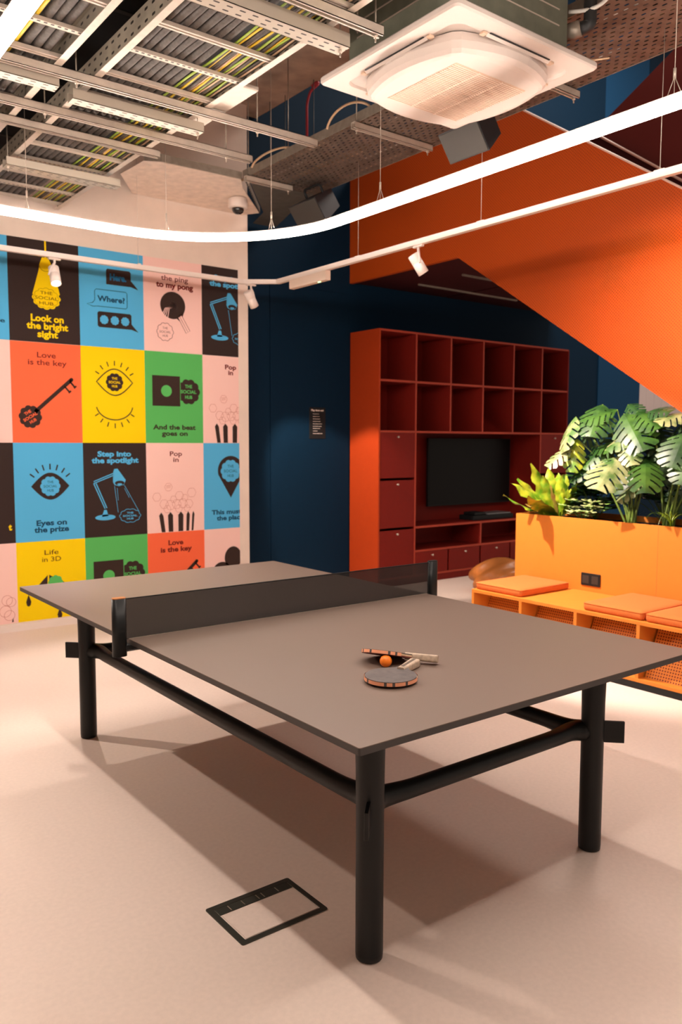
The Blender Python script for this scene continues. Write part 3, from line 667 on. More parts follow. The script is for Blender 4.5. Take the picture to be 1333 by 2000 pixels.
def cushion(y0, y1, label, proto=[None]):
    loc = (3.485, (y0+y1)/2, 0.4205)
    if proto[0] is None:
        bm = BM(); loops = []
        for ins, z, rr_ in ((0.016, 0.0, .02), (0.004, 0.004, .022), (0.0, 0.014, .024), (0.0, 0.036, .024), (0.003, 0.046, .022), (0.012, 0.052, .02), (0.05, 0.0555, .02), (0.12, 0.057, .02)):
            loops.append([bm.verts.new((x, y, z)) for x, y in rrect(-0.275+ins, 0.275-ins, -0.215+ins*.9, 0.215-ins*.9, rr_, 6)])
        n_ = len(loops[0]); bm.faces.new(loops[0][::-1]); bm.faces.new(loops[-1])
        for i in range(len(loops)-1):
            for j in range(n_): bm.faces.new((loops[i][j], loops[i][(j+1) % n_], loops[i+1][(j+1) % n_], loops[i+1][j]))
        for f in bm.faces: f.smooth = True
        t = thing('seat_cushion', label, 'cushion', loc, 'orange seat cushions on the bench')
        bmesh.ops.translate(bm, verts=bm.verts, vec=loc); pad = obj('pad', bm, M_['cushion'], t)
        bm = BM(); tube(bm, [(x+loc[0], y+loc[1], 0.045+loc[2]) for x, y in rrect(-0.273, 0.273, -0.213, 0.213, 0.02, 5)]+[(0.253+loc[0], -0.213+loc[1], 0.045+loc[2])], 0.0035, 6); obj('piping', bm, M_['cushion'], t)
        proto[0] = t
        return t
    return dup(proto[0], loc, label)
cushion(2.19, 2.62, 'orange seat cushion at the far end of the bench')
cushion(1.255, 1.68, 'orange seat cushion in the middle of the bench, right of the bare seat')
cushion(0.81, 1.235, 'orange seat cushion at the picture edge, nearest of the three')
# bean bag on the floor behind the bench end
bm = BM(); bmesh.ops.create_icosphere(bm, subdivisions=4, radius=1.0)
for v in bm.verts:
    x, y, z = v.co; r = 1+0.10*math.sin(5*x+2*y)*math.cos(4*z+y*3)+0.05*math.sin(11*y+7*z)
    v.co = Vector((x*0.40*r, y*0.36*r, max(z, -0.55)*0.19*r*(1-0.25*x)))
    v.co.z += 0.155
for f in bm.faces: f.smooth = True
mnz = min(v.co.z for v in bm.verts)
for v in bm.verts: v.co = Vector((v.co.x+5.15, v.co.y+3.95, v.co.z-mnz))
bb = thing('bean_bag', 'slumped tan leather bean bag on floor behind the orange bench', 'bean bag', (5.15, 3.95, 0))
obj('body', bm, M_['leather'], bb)
bm = BM(); tube(bm, bezier((4.80, 3.95, 0.18), (4.95, 3.9, 0.25), (5.15, 3.85, 0.26), (5.4, 3.9, 0.2)), 0.008, 8); obj('seam', bm, M_['leather'], bb)

# ================================================================ PLANTS
def blade_leaf(bm, base, tip, width, nhint, kind='monstera', droop=0.15, lobes=6, mi=0, seed=0):
    rr = random.Random(seed); base = Vector(base); tip = Vector(tip); ax = tip-base; L = ax.length; ax.normalize()
    nn = Vector(nhint); nn = (nn-ax*nn.dot(ax)).normalized(); sd = ax.cross(nn)
    def P(t, s):
        hw = width/2
        p = base+ax*(t*L)+sd*(s*hw)-nn*(droop*L*(t*t)*0.55+0.30*hw*abs(s)**1.6)+nn*(droop*L*0.5*t)
        return p
    if kind == 'monstera':
        def w(t): return max(0.0, math.sin(PI*min(1, (t*0.93+0.10)))**0.55*(1-0.15*t)) if t < 0.97 else 0.15
        n = lobes*8
        for side in (-1, 1):
            prev = None
            for i in range(n+1):
                t = i/n; ph = (t*lobes) % 1.0; W = w(t)
                cut = ph > 0.74 and 0.10 < t < 0.93
                out = W*(0.90+0.16*math.sin(PI*min(1, ph/0.75))+0.05*rr.random())
                fwd = 0.20
                row = [P(t, 0)] + [P(min(1.0, t+fwd*(f_**1.3)*(0.8)), side*out*f_) for f_ in (0.30, 0.55, 0.80, 1.0)]
                vs = [bm.verts.new(p) for p in row]
                if prev:
                    for j in range(4):
                        if j >= 1 and prev[1]: continue
                        f = bm.faces.new((prev[0][j], prev[0][j+1], vs[j+1], vs[j])); f.smooth = True; f.material_index = mi
                prev = (vs, cut)
    else:
        n = 14; prev = None
        for i in range(n+1):
            t = i/n
            if kind == 'frond': W = (math.sin(PI*min(1, t*0.9+0.08))**0.8)*(1+0.22*math.sin(t*26+seed))
            else: W = math.sin(PI*(0.03+0.94*t))**0.8
            row = [bm.verts.new(P(t, s*W)) for s in (-1, -0.5, 0, 0.5, 1)]
            if kind == 'frond':
                for k, s in enumerate((-1, -.5, 0, .5, 1)): row[k].co += nn*0.10*width*math.sin(t*22+seed+s)*abs(s)
            if prev:
                for j in range(4):
                    f = bm.faces.new((prev[j], prev[j+1], row[j+1], row[j])); f.smooth = True; f.material_index = mi
            prev = row
LIGHTUP = Vector((-0.55, -0.35, 0.75))
MON = [
 ((4.1, 2.192, 1.781), (3.9, 2.154, 1.543), .30, 'leaf', (-.7, -.3, .6)),
 ((4.0, 2.358, 1.691), (3.8, 2.315, 1.437), .19, 'leaf_pale', (-.8, .3, .5)),
 ((3.9, 2.313, 1.46), (3.75, 2.422, 1.318), .17, 'leaf_pale', (-.4, -.2, .9)),
 ((3.95, 2.302, 1.525), (3.85, 2.27, 1.278), .17, 'leaf_yellow', (-.9, -.5, .2)),
 ((4.1, 2.258, 1.471), (4.0, 1.996, 1.458), .24, 'leaf', (-.4, -.2, .9)),
 ((3.95, 1.931, 1.396), (3.62, 1.884, 1.178), .30, 'leaf_pale', (-.6, -.4, .75)),
 ((4.05, 1.975, 1.706), (3.9, 1.719, 1.442), .32, 'leaf', (-.8, -.35, .35)),
 ((3.95, 1.877, 1.502), (3.85, 1.762, 1.343), .17, 'leaf_pale', (-.8, -.5, .3)),
 ((4.0, 1.759, 1.381), (3.65, 1.534, 1.174), .25, 'leaf', (-.8, -.5, .35)),
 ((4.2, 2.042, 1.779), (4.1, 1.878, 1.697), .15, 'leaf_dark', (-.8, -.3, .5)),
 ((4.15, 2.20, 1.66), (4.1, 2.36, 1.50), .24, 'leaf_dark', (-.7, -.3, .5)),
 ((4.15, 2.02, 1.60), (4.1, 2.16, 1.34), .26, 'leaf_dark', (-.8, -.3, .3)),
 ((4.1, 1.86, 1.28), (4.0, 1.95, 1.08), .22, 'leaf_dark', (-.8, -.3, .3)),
 ((4.12, 2.08, 1.74), (3.95, 2.26, 1.66), .22, 'leaf', (-.5, -.1, .8)),
 ((4.08, 2.10, 1.50), (3.90, 2.20, 1.30), .22, 'leaf', (-.8, .1, .5)),
 ((4.05, 1.84, 1.60), (3.86, 1.98, 1.44), .20, 'leaf_pale', (-.7, .2, .6)),
 ((4.10, 1.90, 1.72), (4.0, 1.66, 1.60), .24, 'leaf', (-.6, -.4, .7)),
 ((4.05, 2.20, 1.38), (3.88, 2.30, 1.20), .18, 'leaf', (-.7, .2, .6)),
 ((4.02, 1.78, 1.24), (3.86, 1.88, 1.08), .16, 'leaf_pale', (-.7, .2, .6)),
]
def monstera(base, leaves, label, seed):
    t = thing('monstera_plant', label, 'plant', base); bx_, by_, bz_ = base
    mats = {}
    for i, (b0, t0, w, mk, nh) in enumerate(leaves):
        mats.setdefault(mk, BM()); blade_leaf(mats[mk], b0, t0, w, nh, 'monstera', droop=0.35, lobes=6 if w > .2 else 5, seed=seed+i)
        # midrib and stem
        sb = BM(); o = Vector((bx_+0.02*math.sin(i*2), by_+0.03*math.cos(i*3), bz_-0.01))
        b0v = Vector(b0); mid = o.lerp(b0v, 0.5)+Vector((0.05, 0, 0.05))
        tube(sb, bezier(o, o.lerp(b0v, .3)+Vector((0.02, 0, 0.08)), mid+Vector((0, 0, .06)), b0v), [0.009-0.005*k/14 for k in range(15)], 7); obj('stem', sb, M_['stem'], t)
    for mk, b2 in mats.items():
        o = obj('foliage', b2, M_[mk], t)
        o['label'] = {'leaf': 'mid green split leaves', 'leaf_pale': 'split leaves with lamp highlights painted in as pale colour', 'leaf_yellow': 'yellow-green leaf', 'leaf_dark': 'dark shaded leaves'}[mk]
monstera((4.05, 1.883, 0.90), MON, 'large monstera with split leaves in the middle of the planter', 3)
MON2 = [
 ((4.1, 1.81, 1.717), (4.0, 1.586, 1.708), .17, 'leaf_dark', (-.5, .3, .8)),
 ((4.1, 1.531, 1.695), (3.9, 1.62, 1.634), .17, 'leaf_pale', (-.6, -.2, .8)),
 ((4.1, 1.50, 1.74), (3.95, 1.30, 1.70), .22, 'leaf', (-.6, -.2, .8)),
 ((4.0, 1.462, 1.565), (3.85, 1.477, 1.33), .30, 'leaf', (-.8, -.3, .5)),
 ((3.95, 1.399, 1.411), (3.85, 1.405, 1.22), .24, 'leaf', (-.8, -.3, .5)),
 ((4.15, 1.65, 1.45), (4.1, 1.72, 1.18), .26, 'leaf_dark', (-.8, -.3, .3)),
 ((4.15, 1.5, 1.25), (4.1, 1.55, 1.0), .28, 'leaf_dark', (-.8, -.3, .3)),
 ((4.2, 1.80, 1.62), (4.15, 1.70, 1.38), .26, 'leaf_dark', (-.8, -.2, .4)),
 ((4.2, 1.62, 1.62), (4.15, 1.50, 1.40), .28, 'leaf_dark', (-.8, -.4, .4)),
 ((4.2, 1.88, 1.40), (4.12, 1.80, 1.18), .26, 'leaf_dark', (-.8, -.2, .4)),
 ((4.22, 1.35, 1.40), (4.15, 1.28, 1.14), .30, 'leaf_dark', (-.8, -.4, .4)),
 ((4.1, 1.3, 1.5), (3.95, 1.2, 1.3), .28, 'leaf', (-.8, -.3, .5)),
]
monstera((4.08, 1.62, 0.90), MON2, 'monstera at the right picture edge of the planter', 31)
fern = thing('birds_nest_fern', 'bright yellow-green wavy fern at the left end of the planter', 'plant', (4.05, 2.538, 0.9))
FB = Vector((4.05, 2.538, 0.905)); g1 = BM(); g2 = BM()
for i, (tp, w) in enumerate([((3.7, 2.798, 1.08), .07), ((3.85, 2.655, 1.334), .08), ((3.75, 2.70, 1.216), .09), ((4.0, 2.31, 1.224), .08), ((4.0, 2.60, 1.292), .09), ((4.1, 2.50, 1.25), .08), ((3.8, 2.745, 1.152), .08), ((3.95, 2.42, 1.25), .09), ((3.9, 2.38, 1.15), .07), ((4.25, 2.7, 1.25), .08), ((4.28, 2.5, 1.2), .08), ((3.88, 2.56, 1.24), .08), ((3.56, 2.44, 1.10), .10), ((3.60, 2.62, 1.19), .09)]):
    tp = Vector(tp); mid = FB.lerp(tp, 0.15); dirn = Vector((-.6, -.4, .7)) if i % 3 else Vector((-.3, .2, .9))
    blade_leaf(g1, FB+Vector((0.01*math.sin(i), 0.015*math.cos(i), 0)), tp, w*1.25, dirn, 'frond', droop=-0.25 if i < 3 else 0.25, seed=i)
blade_leaf(g2, FB, (3.8, 2.66, 1.02), .07, (-.3, 0, 1), 'frond', droop=0.3, seed=5); blade_leaf(g2, FB, (3.9, 2.50, 1.17), .05, (-1, 0, .4), 'frond', droop=0.1, seed=8)
o = obj('fronds', g1, M_['leaf_fern'], fern); o = obj('fronds', g2, M_['leaf_brown'], fern); o['label'] = 'browned fronds'
def shrub(name, label, base, n, rx, ry, rz, lw, ll, m1, seed, cat='plant'):
    t = thing(name, label, cat, base); rr = random.Random(seed); g = BM(); s = BM()
    for i in range(n):
        a = rr.random()*2*PI; h = rr.random(); rad = math.sqrt(rr.random())
        p = Vector((base[0]+rx*rad*math.cos(a), base[1]+ry*rad*math.sin(a), base[2]+rz*(0.25+0.75*h)))
        if i % 4 == 0: tube(s, [base, Vector(base).lerp(p, .6)+Vector((0, 0, .02)), p], 0.003, 5)
        k = 5
        for j in range(k):
            b_ = a+2*PI*j/k; d = Vector((math.cos(b_), math.sin(b_), 0.35*(rr.random()-0.1)))
            blade_leaf(g, p, p+d.normalized()*ll*(0.7+0.5*rr.random()), lw, (-0.2, -.1, 1), 'oval', droop=0.2, seed=i)
    obj('leaves', g, M_[m1], t); obj('stem', s, M_['stem'], t); return t
shrub('variegated_shrub', 'low cream-edged small-leaved plant between fern and monstera', (3.98, 2.25, 0.90), 34, .11, .17, .17, .024, .045, 'leaf_cream', 4)
shrub('leafy_houseplant', 'dark leafy plant at the back of the planter between fern and monstera', (4.2, 2.3, 0.90), 60, .12, .22, .36, .05, .09, 'leaf_dark', 9)
shrub('leafy_houseplant', 'dark leafy plant in shade behind the right monstera stems', (4.24, 1.72, 0.90), 110, .08, .34, .62, .06, .10, 'leaf_dark', 10)
gr = thing('spider_plant', 'arching grassy plant low at the right picture edge', 'plant', (4.0, 1.55, 0.9)); g = BM()
for i in range(16):
    a = 2*PI*i/16; d = Vector((0.16*math.cos(a), 0.26*math.sin(a), 0))
    b0 = Vector((4.0, 1.55, 0.9)); pts = bezier(b0, b0+Vector((0, 0, .12)), b0+d*.7+Vector((0, 0, .16)), b0+d+Vector((0, 0, .05+.03*math.sin(i*2))), 10)
    pv = None
    for k, p in enumerate(pts):
        w = 0.006*(1-k/10.5); sd = Vector((-d.y, d.x, 0)).normalized()*w
        cur = (g.verts.new(p-sd), g.verts.new(p+sd))
        if pv: g.faces.new((pv[0], pv[1], cur[1], cur[0]))
        pv = cur
obj('leaves', g, M_['leaf_yellow'], gr)

# ================================================================ RING LIGHT
RZ = 2.80
def corner(cx, cy, r, a0, n=18): return [(cx+r*math.cos(a0+PI/2*i/n), cy+r*math.sin(a0+PI/2*i/n)) for i in range(n+1)]
path = corner(0.832, 0.26, 0.98, -PI/2)+corner(0.832, 2.485, 0.98, 0)+corner(0.075, 3.005, 0.46, PI/2)+corner(0.075, -0.26, 0.46, PI)
def topz(x, y):
    if 0.39 < x < 1.05 or -0.42 < x < 0.235: return 3.297
    if -0.92 < x < 1.26: return 3.548
    return 4.52
RG = thing('ring_light', 'big glowing rounded-rectangle pendant light hung above the table', 'light', (0.715, 1.375, RZ))
def sweep(bm, path, prof, closed=True, mi=0):
    n = len(path); rings = []
    for i in range(n):
        if closed: a, c = path[(i-1) % n], path[(i+1) % n]
        else: a, c = path[max(i-1, 0)], path[min(i+1, n-1)]
        dx, dy = c[0]-a[0], c[1]-a[1]; L = math.hypot(dx, dy) or 1; nx, ny = dy/L, -dx/L
        rings.append([bm.verts.new((path[i][0]+nx*u, path[i][1]+ny*u, z)) for u, z in prof])
    m_ = len(prof)
    for i in range(n if closed else n-1):
        for j in range(m_):
            f = bm.faces.new((rings[i][j], rings[(i+1) % n][j], rings[(i+1) % n][(j+1) % m_], rings[i][(j+1) % m_])); f.material_index = mi
    if not closed: bm.faces.new(rings[0]); bm.faces.new(rings[-1][::-1])
    bmesh.ops.recalc_face_normals(bm, faces=bm.faces)
bm = BM(); sweep(bm, path, [(-0.024, RZ-0.020), (0.024, RZ-0.020), (0.026, RZ+0.018), (-0.026, RZ+0.018)]); obj('diffuser', bm, M_['ring'], RG)
bm = BM(); sweep(bm, path, [(-0.024, RZ+0.018), (0.024, RZ+0.018), (0.024, RZ+0.026), (-0.024, RZ+0.026)]); obj('housing', bm, M_['white'], RG)
for (x, y) in ((1.812, 2.08), (1.655, 2.95), (1.812, 0.33), (-0.385, 2.35), (-0.385, 0.5), (0.31, 3.455), (1.15, 3.39)):
    bm = BM(); tube(bm, [(x, y, RZ+0.03), (x, y, topz(x, y))], 0.0017, 6); w = obj('hanging_wire', bm, M_['steel_bright'], RG)
    bm = BM(); tube(bm, [(x, y-0.03, RZ+0.03), (x, y, RZ+0.10)], 0.0017, 6); tube(bm, [(x, y+0.03, RZ+0.03), (x, y, RZ+0.10)], 0.0017, 6); tube(bm, [(x, y, RZ+0.09), (x, y, RZ+0.13)], 0.006, 8); obj('wire_clamp', bm, M_['steel_bright'], w)

# ================================================================ TRACK LIGHTING
TZ = 2.845; TX, TY = 2.67, 4.62
TR = thing('lighting_track', 'slim white lighting track running round outside the ring light', 'light track', (TX, TY, TZ))
tp = [(-3.0, TY), (2.44, 4.60), (2.66, 4.42), (TX, -2.0)]
tp = [(-3.0, TY), (2.43, TY-0.01), (2.665, 4.42), (TX, -2.0)]
bm = BM(); sweep(bm, tp, [(-0.0175, TZ-0.018), (0.0175, TZ-0.018), (0.0175, TZ+0.018), (-0.0175, TZ+0.018)], closed=False); obj('rail', bm, M_['white'], TR)
for (x, y) in ((TX, 3.343), (TX, 2.121), (TX, 0.907), (1.5, TY), (0.31, TY), (-0.3, TY)):
    bm = BM(); tube(bm, [(x, y, TZ+0.018), (x, y, 3.548 if x > 2.6 else topz(x, y))], 0.0017, 6); w = obj('hanging_wire', bm, M_['steel_bright'], TR)
    bm = BM(); box(bm, x-0.012, x+0.012, y-0.03, y+0.03, TZ+0.018, TZ+0.026, 0.003); obj('wire_clip', bm, M_['white'], w)
def spot(pos, aim, label, power, cone=50, blend=0.5, col=WARM, H=0.145, r=0.0375):
    px_, py_ = pos; top = Vector((px_, py_, TZ-0.018)); t = thing('track_spotlight', label, 'spotlight', top, 'white cylinder spotlights on the track')
    d = (Vector(aim)-(top-Vector((0, 0, 0.10)))).normalized(); cen = top-Vector((0, 0, 0.125))
    rot = (-d).to_track_quat('Z', 'Y').to_matrix()
    bm = BM(); box(bm, px_-0.012, px_+0.012, py_-0.045, py_+0.045, top.z-0.014, top.z-0.0005, 0.003) if abs(px_-TX) < .1 else box(bm, px_-0.045, px_+0.045, py_-0.012, py_+0.012, top.z-0.014, top.z-0.0005, 0.003)
    obj('adapter', bm, M_['white'], t)
    sdv = rot @ Vector((1, 0, 0)); pv = cen+sdv*(r+0.006)
    bm = BM(); tube(bm, [top-Vector((0, 0, .01)), top-Vector((0, 0, .035)), pv.lerp(top, 0.45), pv], [.009, .009, .007, .006], 8); obj('arm', bm, M_['white'], t)
    bm = BM(); lathe(bm, [(r-0.004, H/2), (r, H/2-0.004), (r, 0.012), (r-0.001, 0.011), (r-0.001, 0.009), (r, 0.008), (r, -H/2), (r-0.004, -H/2), (r-0.005, -H/2+0.02), (0.001, -H/2+0.021)], cen, 28, rot)
    h = obj('lamp_head', bm, M_['white'], t)
    bm = BM(); lathe(bm, [(r-0.006, -H/2+0.018), (0.001, -H/2+0.0175)], cen, 24, rot); obj('lens', bm, M_['lamp'], h)
    if power:
        ld = bpy.data.lights.new('lamp_beam', 'SPOT'); ld.energy = power; ld.spot_size = math.radians(cone); ld.spot_blend = blend; ld.color = col; ld.shadow_soft_size = 0.02
        lo = bpy.data.objects.new('lamp_beam', ld); C.objects.link(lo); lo.parent = t
        lo.location = cen+d*(H/2+0.01)-t.location; lo.rotation_euler = (-d).to_track_quat('Z', 'Y').to_euler()
    return t
spot((TX, 2.69), (3.9, 2.0, 0.55), 'white spotlight on the track before the orange stair panel', 190, 66, 0.4)
spot((0.85, TY), (0.75, 3.2, 0.0), 'white spotlight in front of the yellow lamp poster', 40, 60, 0.6)
spot((2.49, 4.57), (4.13, 5.02, 0.45), 'white spotlight at the track corner by the blue wall', 105, 46, 0.35)
spot((-1.30, TY), (0.6, 1.2, 0.6), 'white spotlight on the track left of the posters', 90, 60, 0.5)
spot((TX, 0.58), (4.13, 1.50, 2.36), 'white spotlight aimed at the orange stair panel', 120, 60, 1.0)
EM = thing('emergency_light', 'white rectangular emergency light hung under the track near its bend', 'light', (2.665, 3.96, 2.80))
bm = BM(); box(bm, 2.64, 2.69, 3.71, 4.215, 2.752, 2.826, 0.004); obj('case', bm, M_['offwhite'], EM)
bm = BM(); box(bm, 2.652, 2.664, 3.80, 3.83, 2.7495, 2.752); o = obj('indicator', bm, M_['green_led'], EM); o['label'] = 'small green status light'

# ================================================================ CEILING SERVICES
def ladder(x0, x1, ya, yb, z, label, skip=0):
    t = thing('cable_ladder', label, 'cable ladder', ((x0+x1)/2, (ya+yb)/2, z))
    for x, s in ((x0, 1), (x1, -1)):
        bm = BM(); box(bm, x-0.002, x+0.002, ya, yb, z, z+0.10); box(bm, min(x, x+s*0.02), max(x, x+s*0.02), ya, yb, z+0.097, z+0.10)
        rl = obj('side_rail', bm, M_['rail'], t)
        bm = BM(); box(bm, x-0.006, x+0.03*s if s > 0 else x+0.006, ya, yb, z-0.003, z) if s > 0 else box(bm, x-0.03, x+0.006, ya, yb, z-0.003, z)
        obj('flange', bm, M_['steel_bright'], rl)
    y = ya+0.1; i = 0
    while y < yb-0.05:
        bm = BM()
        if i % 2: box(bm, x0+0.003, x1-0.003, y-0.016, y+0.016, z+0.004, z+0.022)
        else:
            box(bm, x0+0.003, x1-0.003, y-0.018, y-0.006, z+0.004, z+0.022); box(bm, x0+0.003, x1-0.003, y+0.006, y+0.018, z+0.004, z+0.022)
            box(bm, x0+0.003, x1-0.003, y-0.006, y+0.006, z+0.018, z+0.022)
        obj('rung', bm, M_['rung'] if i % 2 else M_['steel_bright'], t); y += 0.30; i += 1
    return t
LZ = 3.30
ladder(0.40, 1.035, -0.55, 5.07, LZ, 'wide galvanised cable ladder with yellow and green cables, right of two')
ladder(-0.41, 0.225, -0.55, 5.07, LZ, 'galvanised cable ladder at upper left with one yellow cable')
def cable(x0, name, m, r, label, group, yb=5.0, ya=-0.6, z=None, amp=0.004, seed=0, ridge=False):
    rr = random.Random(seed); z = z if z is not None else LZ+0.024+r
    n = 26; ph = rr.random()*6
    pts = [(x0+amp*math.sin(ph+i*0.9+rr.random()), ya+(yb-ya)*i/n, z+0.002*math.sin(ph+i*1.7)) for i in range(n+1)]
    bm = BM(); tube(bm, pts, r, 8); o = obj(name, bm, m, off=pts[0]); return tag(o, label, 'cable', group)
k = 0
for i in range(9):
    cable(0.433+0.042*i, 'conduit', M_['conduit'], 0.019, 'grey ribbed conduit lying along the right cable ladder', 'grey conduits on the right ladder', seed=k, amp=0.002); k += 1
seq = ['cable_green', 'conduit', 'cable_yellow', 'conduit', 'conduit', 'cable_tan', 'cable_yellow', 'conduit', 'cable_green', 'cable_tan', 'conduit', 'cable_yellow', 'cable_green', 'conduit', 'cable_tan']
desc = {'cable_green': 'green', 'cable_yellow': 'yellow', 'cable_tan': 'tan', 'conduit': 'thin grey'}
for i, s in enumerate(seq):
    cable(0.812+0.0145*i, 'cable', M_[s], 0.0055 if s != 'conduit' else 0.0075, desc[s]+' cable in the bundle beside the right ladder rail', desc[s]+' cables on the right ladder', seed=50+i, amp=0.006, z=LZ+0.034+0.004*(i % 2))
for i in range(12):
    if i == 8:
        cable(-0.38+0.048*i, 'cable', M_['cable_yellow'], 0.009, 'single yellow cable among grey conduits on the left ladder', None, seed=99, amp=0.004)
    else: cable(-0.38+0.048*i, 'conduit', M_['conduit'], 0.020, 'grey ribbed conduit lying along the left cable ladder', 'grey conduits on the left ladder', seed=100+i, amp=0.002)
# black duct over the gap
bm = BM(); box(bm, -0.9, 1.25, -0.6, 5.05, 3.55, 3.95, 0.01); D = obj('ventilation_duct', bm, M_['black'], off=(0.1, 2.2, 3.55)); tag(D, 'wide black duct above the two cable ladders', 'duct')
for q in range(5):
    bm = BM(); box(bm, -0.905, 1.255, 0.4+q, 0.43+q, 3.545, 3.955); obj('duct_flange', bm, M_['dark_steel'], D)
def strut(xa, xb, y, z, label, kind='strut', w=0.041, h=0.041, rods=()):
    t = thing('support_strut' if kind == 'strut' else 'slotted_channel', label, 'metal strut', ((xa+xb)/2, y, z))
    bm = BM(); th_ = 0.003
    if kind == 'strut':
        box(bm, xa, xb, y-w/2, y-w/2+th_, z, z+h); box(bm, xa, xb, y+w/2-th_, y+w/2, z, z+h); box(bm, xa, xb, y-w/2, y+w/2, z+h-th_, z+h)
        box(bm, xa, xb, y-w/2, y-w/2+0.011, z, z+th_); box(bm, xa, xb, y+w/2-0.011, y+w/2, z, z+th_); m_ = M_['steel_bright']
    else:
        box(bm, xa, xb, y-w/2, y+w/2, z, z+th_); box(bm, xa, xb, y-w/2, y-w/2+th_, z, z+h); box(bm, xa, xb, y+w/2-th_, y+w/2, z, z+h); m_ = M_['channel']
    obj('profile', bm, m_, t)
    for x in rods:
        bm = BM(); tube(bm, [(x, y, z-0.03), (x, y, 3.548 if -0.92 < x < 1.26 else 4.52)], 0.004, 6); rd = obj('threaded_rod', bm, M_['steel'], t)
        bm = BM(); lathe(bm, [(0.009, -0.012), (0.009, 0.0)], (x, y, z), 6); obj('nut', bm, M_['steel_bright'], rd)
    return t
SZ = 3.255
strut(-1.2, 1.76, 2.62, SZ, 'long unistrut reaching furthest right below the cable ladders', rods=(-0.6, 0.31, 1.35))
strut(-1.2, 1.60, 3.10, SZ, 'unistrut ending above the ring light bend, second longest', rods=(0.31, 1.42))
strut(-1.2, 1.10, 3.38, SZ, 'short unistrut just beyond the two long ones')
strut(0.34, 1.08, 3.98, 3.21, 'short wide slotted channel nearest the poster wall', 'channel', 0.085, 0.05, rods=(0.36,))
strut(0.34, 1.08, 2.79, 3.225, 'slotted channel crossing the right ladder in the middle', 'channel', 0.08, 0.05, rods=(1.06,))
strut(-0.9, 0.24, 2.70, 3.225, 'slotted channel crossing the left ladder at the picture edge', 'channel', 0.08, 0.05)
strut(-0.6, 1.12, 1.52, 3.225, 'slotted channel nearest the camera beside the air conditioner', 'channel', 0.09, 0.06, rods=(1.1,))
strut(-0.6, 1.20, 1.36, 3.25, 'unistrut pointing at the side of the air conditioner', rods=(1.17,))
bm = BM(); box(bm, 1.05, 1.15, 2.28, 2.98, 3.31, 3.335, 0.006); tag(obj('mounting_plate', bm, M_['steel_bright'], off=(1.14, 2.65, 3.31)), 'flat white plate under the outer rail of the right cable ladder', 'plate')
# wide perforated tray
TT = thing('cable_tray', 'wide perforated steel cable tray running past the air conditioner toward corner', 'cable tray', (2.55, 1.5, 3.55))
bm = BM(); box(bm, 2.205, 2.895, -1.5, 4.21, 3.550, 3.5515); obj('tray_base', bm, M_['tray'], TT)
for x in (2.203, 2.895):
    bm = BM(); box(bm, x-0.0015, x+0.0015, -1.5, 4.21, 3.548, 3.61); obj('side_lip', bm, M_['steel'], TT)
cr = [('cable_tan', 0.012), ('cable_black', 0.012), ('cable_white', 0.008), ('conduit', 0.015), ('cable_black', 0.010), ('cable_tan', 0.009)]
for i in range(12):
    s, r = cr[i % 6]; nmx = {'cable_tan': 'tan', 'cable_black': 'black', 'cable_white': 'white', 'conduit': 'grey'}[s]
    cable(2.25+0.053*i, 'cable', M_[s], r, nmx+' cable resting on the wide perforated tray', nmx+' cables on the wide tray', ya=-1.4, yb=4.3, z=3.554+r, amp=0.012, seed=200+i)
for (y, xa, xb, lb) in ((2.78, 2.17, 2.86, 'thin strut under the wide tray between two speakers'), (1.62, 2.25, 2.93, 'thin strut under the wide tray, poking out right of the air conditioner'), (4.12, 2.17, 2.60, 'thin strut under the corner end of the wide tray')):
    t = strut(xa, xb, y, 3.505, lb, rods=(xa+0.03, xb-0.03))
# junction piece and pale branch tray toward the ladders
BT = thing('branch_cable_tray', 'pale flat cable tray turning from the corner toward the ladders', 'cable tray', (1.9, 4.6, 3.54))
bm = BM(); prism(bm, [(1.388, 4.668), (1.41, 4.279), (1.518, 4.236), (2.19, 4.215), (2.305, 4.387), (2.80, 4.926), (2.704, 5.08), (1.66, 5.08)], 'z', 3.541, 3.545); obj('tray_base', bm, M_['tray_pale'], BT)
bm = BM(); 
for a_, b_ in (((1.41, 4.279), (1.518, 4.216)), ((1.518, 4.216), (2.19, 4.20)), ((2.24, 4.225), (2.80, 4.92))):
    d = Vector((b_[0]-a_[0], b_[1]-a_[1], 0)); mt = Matrix.Translation((a_[0], a_[1], 3.54)) @ Matrix.Rotation(math.atan2(d.y, d.x), 4, 'Z')
    box(bm, 0, d.length, -0.002, 0.002, 0, 0.055, mtx=mt)
obj('side_lip', bm, M_['steel'], BT)
bm = BM(); 
for k in range(16): 
    p = Vector((2.24, 4.225, 3.537)).lerp(Vector((2.80, 4.92, 3.537)), (k+0.5)/16); mt = Matrix.Translation(p) @ Matrix.Rotation(math.atan2(.65, .53), 4, 'Z')
    box(bm, -0.014, 0.014, -0.006, 0.006, -0.001, 0.004, mtx=mt)
obj('edge_slots', bm, M_['dark_steel'], BT)
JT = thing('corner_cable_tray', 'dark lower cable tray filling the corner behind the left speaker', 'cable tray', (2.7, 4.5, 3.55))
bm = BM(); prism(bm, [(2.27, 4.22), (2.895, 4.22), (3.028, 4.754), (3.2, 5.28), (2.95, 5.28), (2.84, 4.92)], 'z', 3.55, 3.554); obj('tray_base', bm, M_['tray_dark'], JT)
bm = BM(); 
a_, b_ = (2.895, 4.22), (3.028, 4.754); d = Vector((b_[0]-a_[0], b_[1]-a_[1], 0)); mt = Matrix.Translation((a_[0], a_[1], 3.55)) @ Matrix.Rotation(math.atan2(d.y, d.x), 4, 'Z')
box(bm, 0, d.length, -0.002, 0.002, 0, 0.055, mtx=mt); obj('side_lip', bm, M_['steel'], JT)
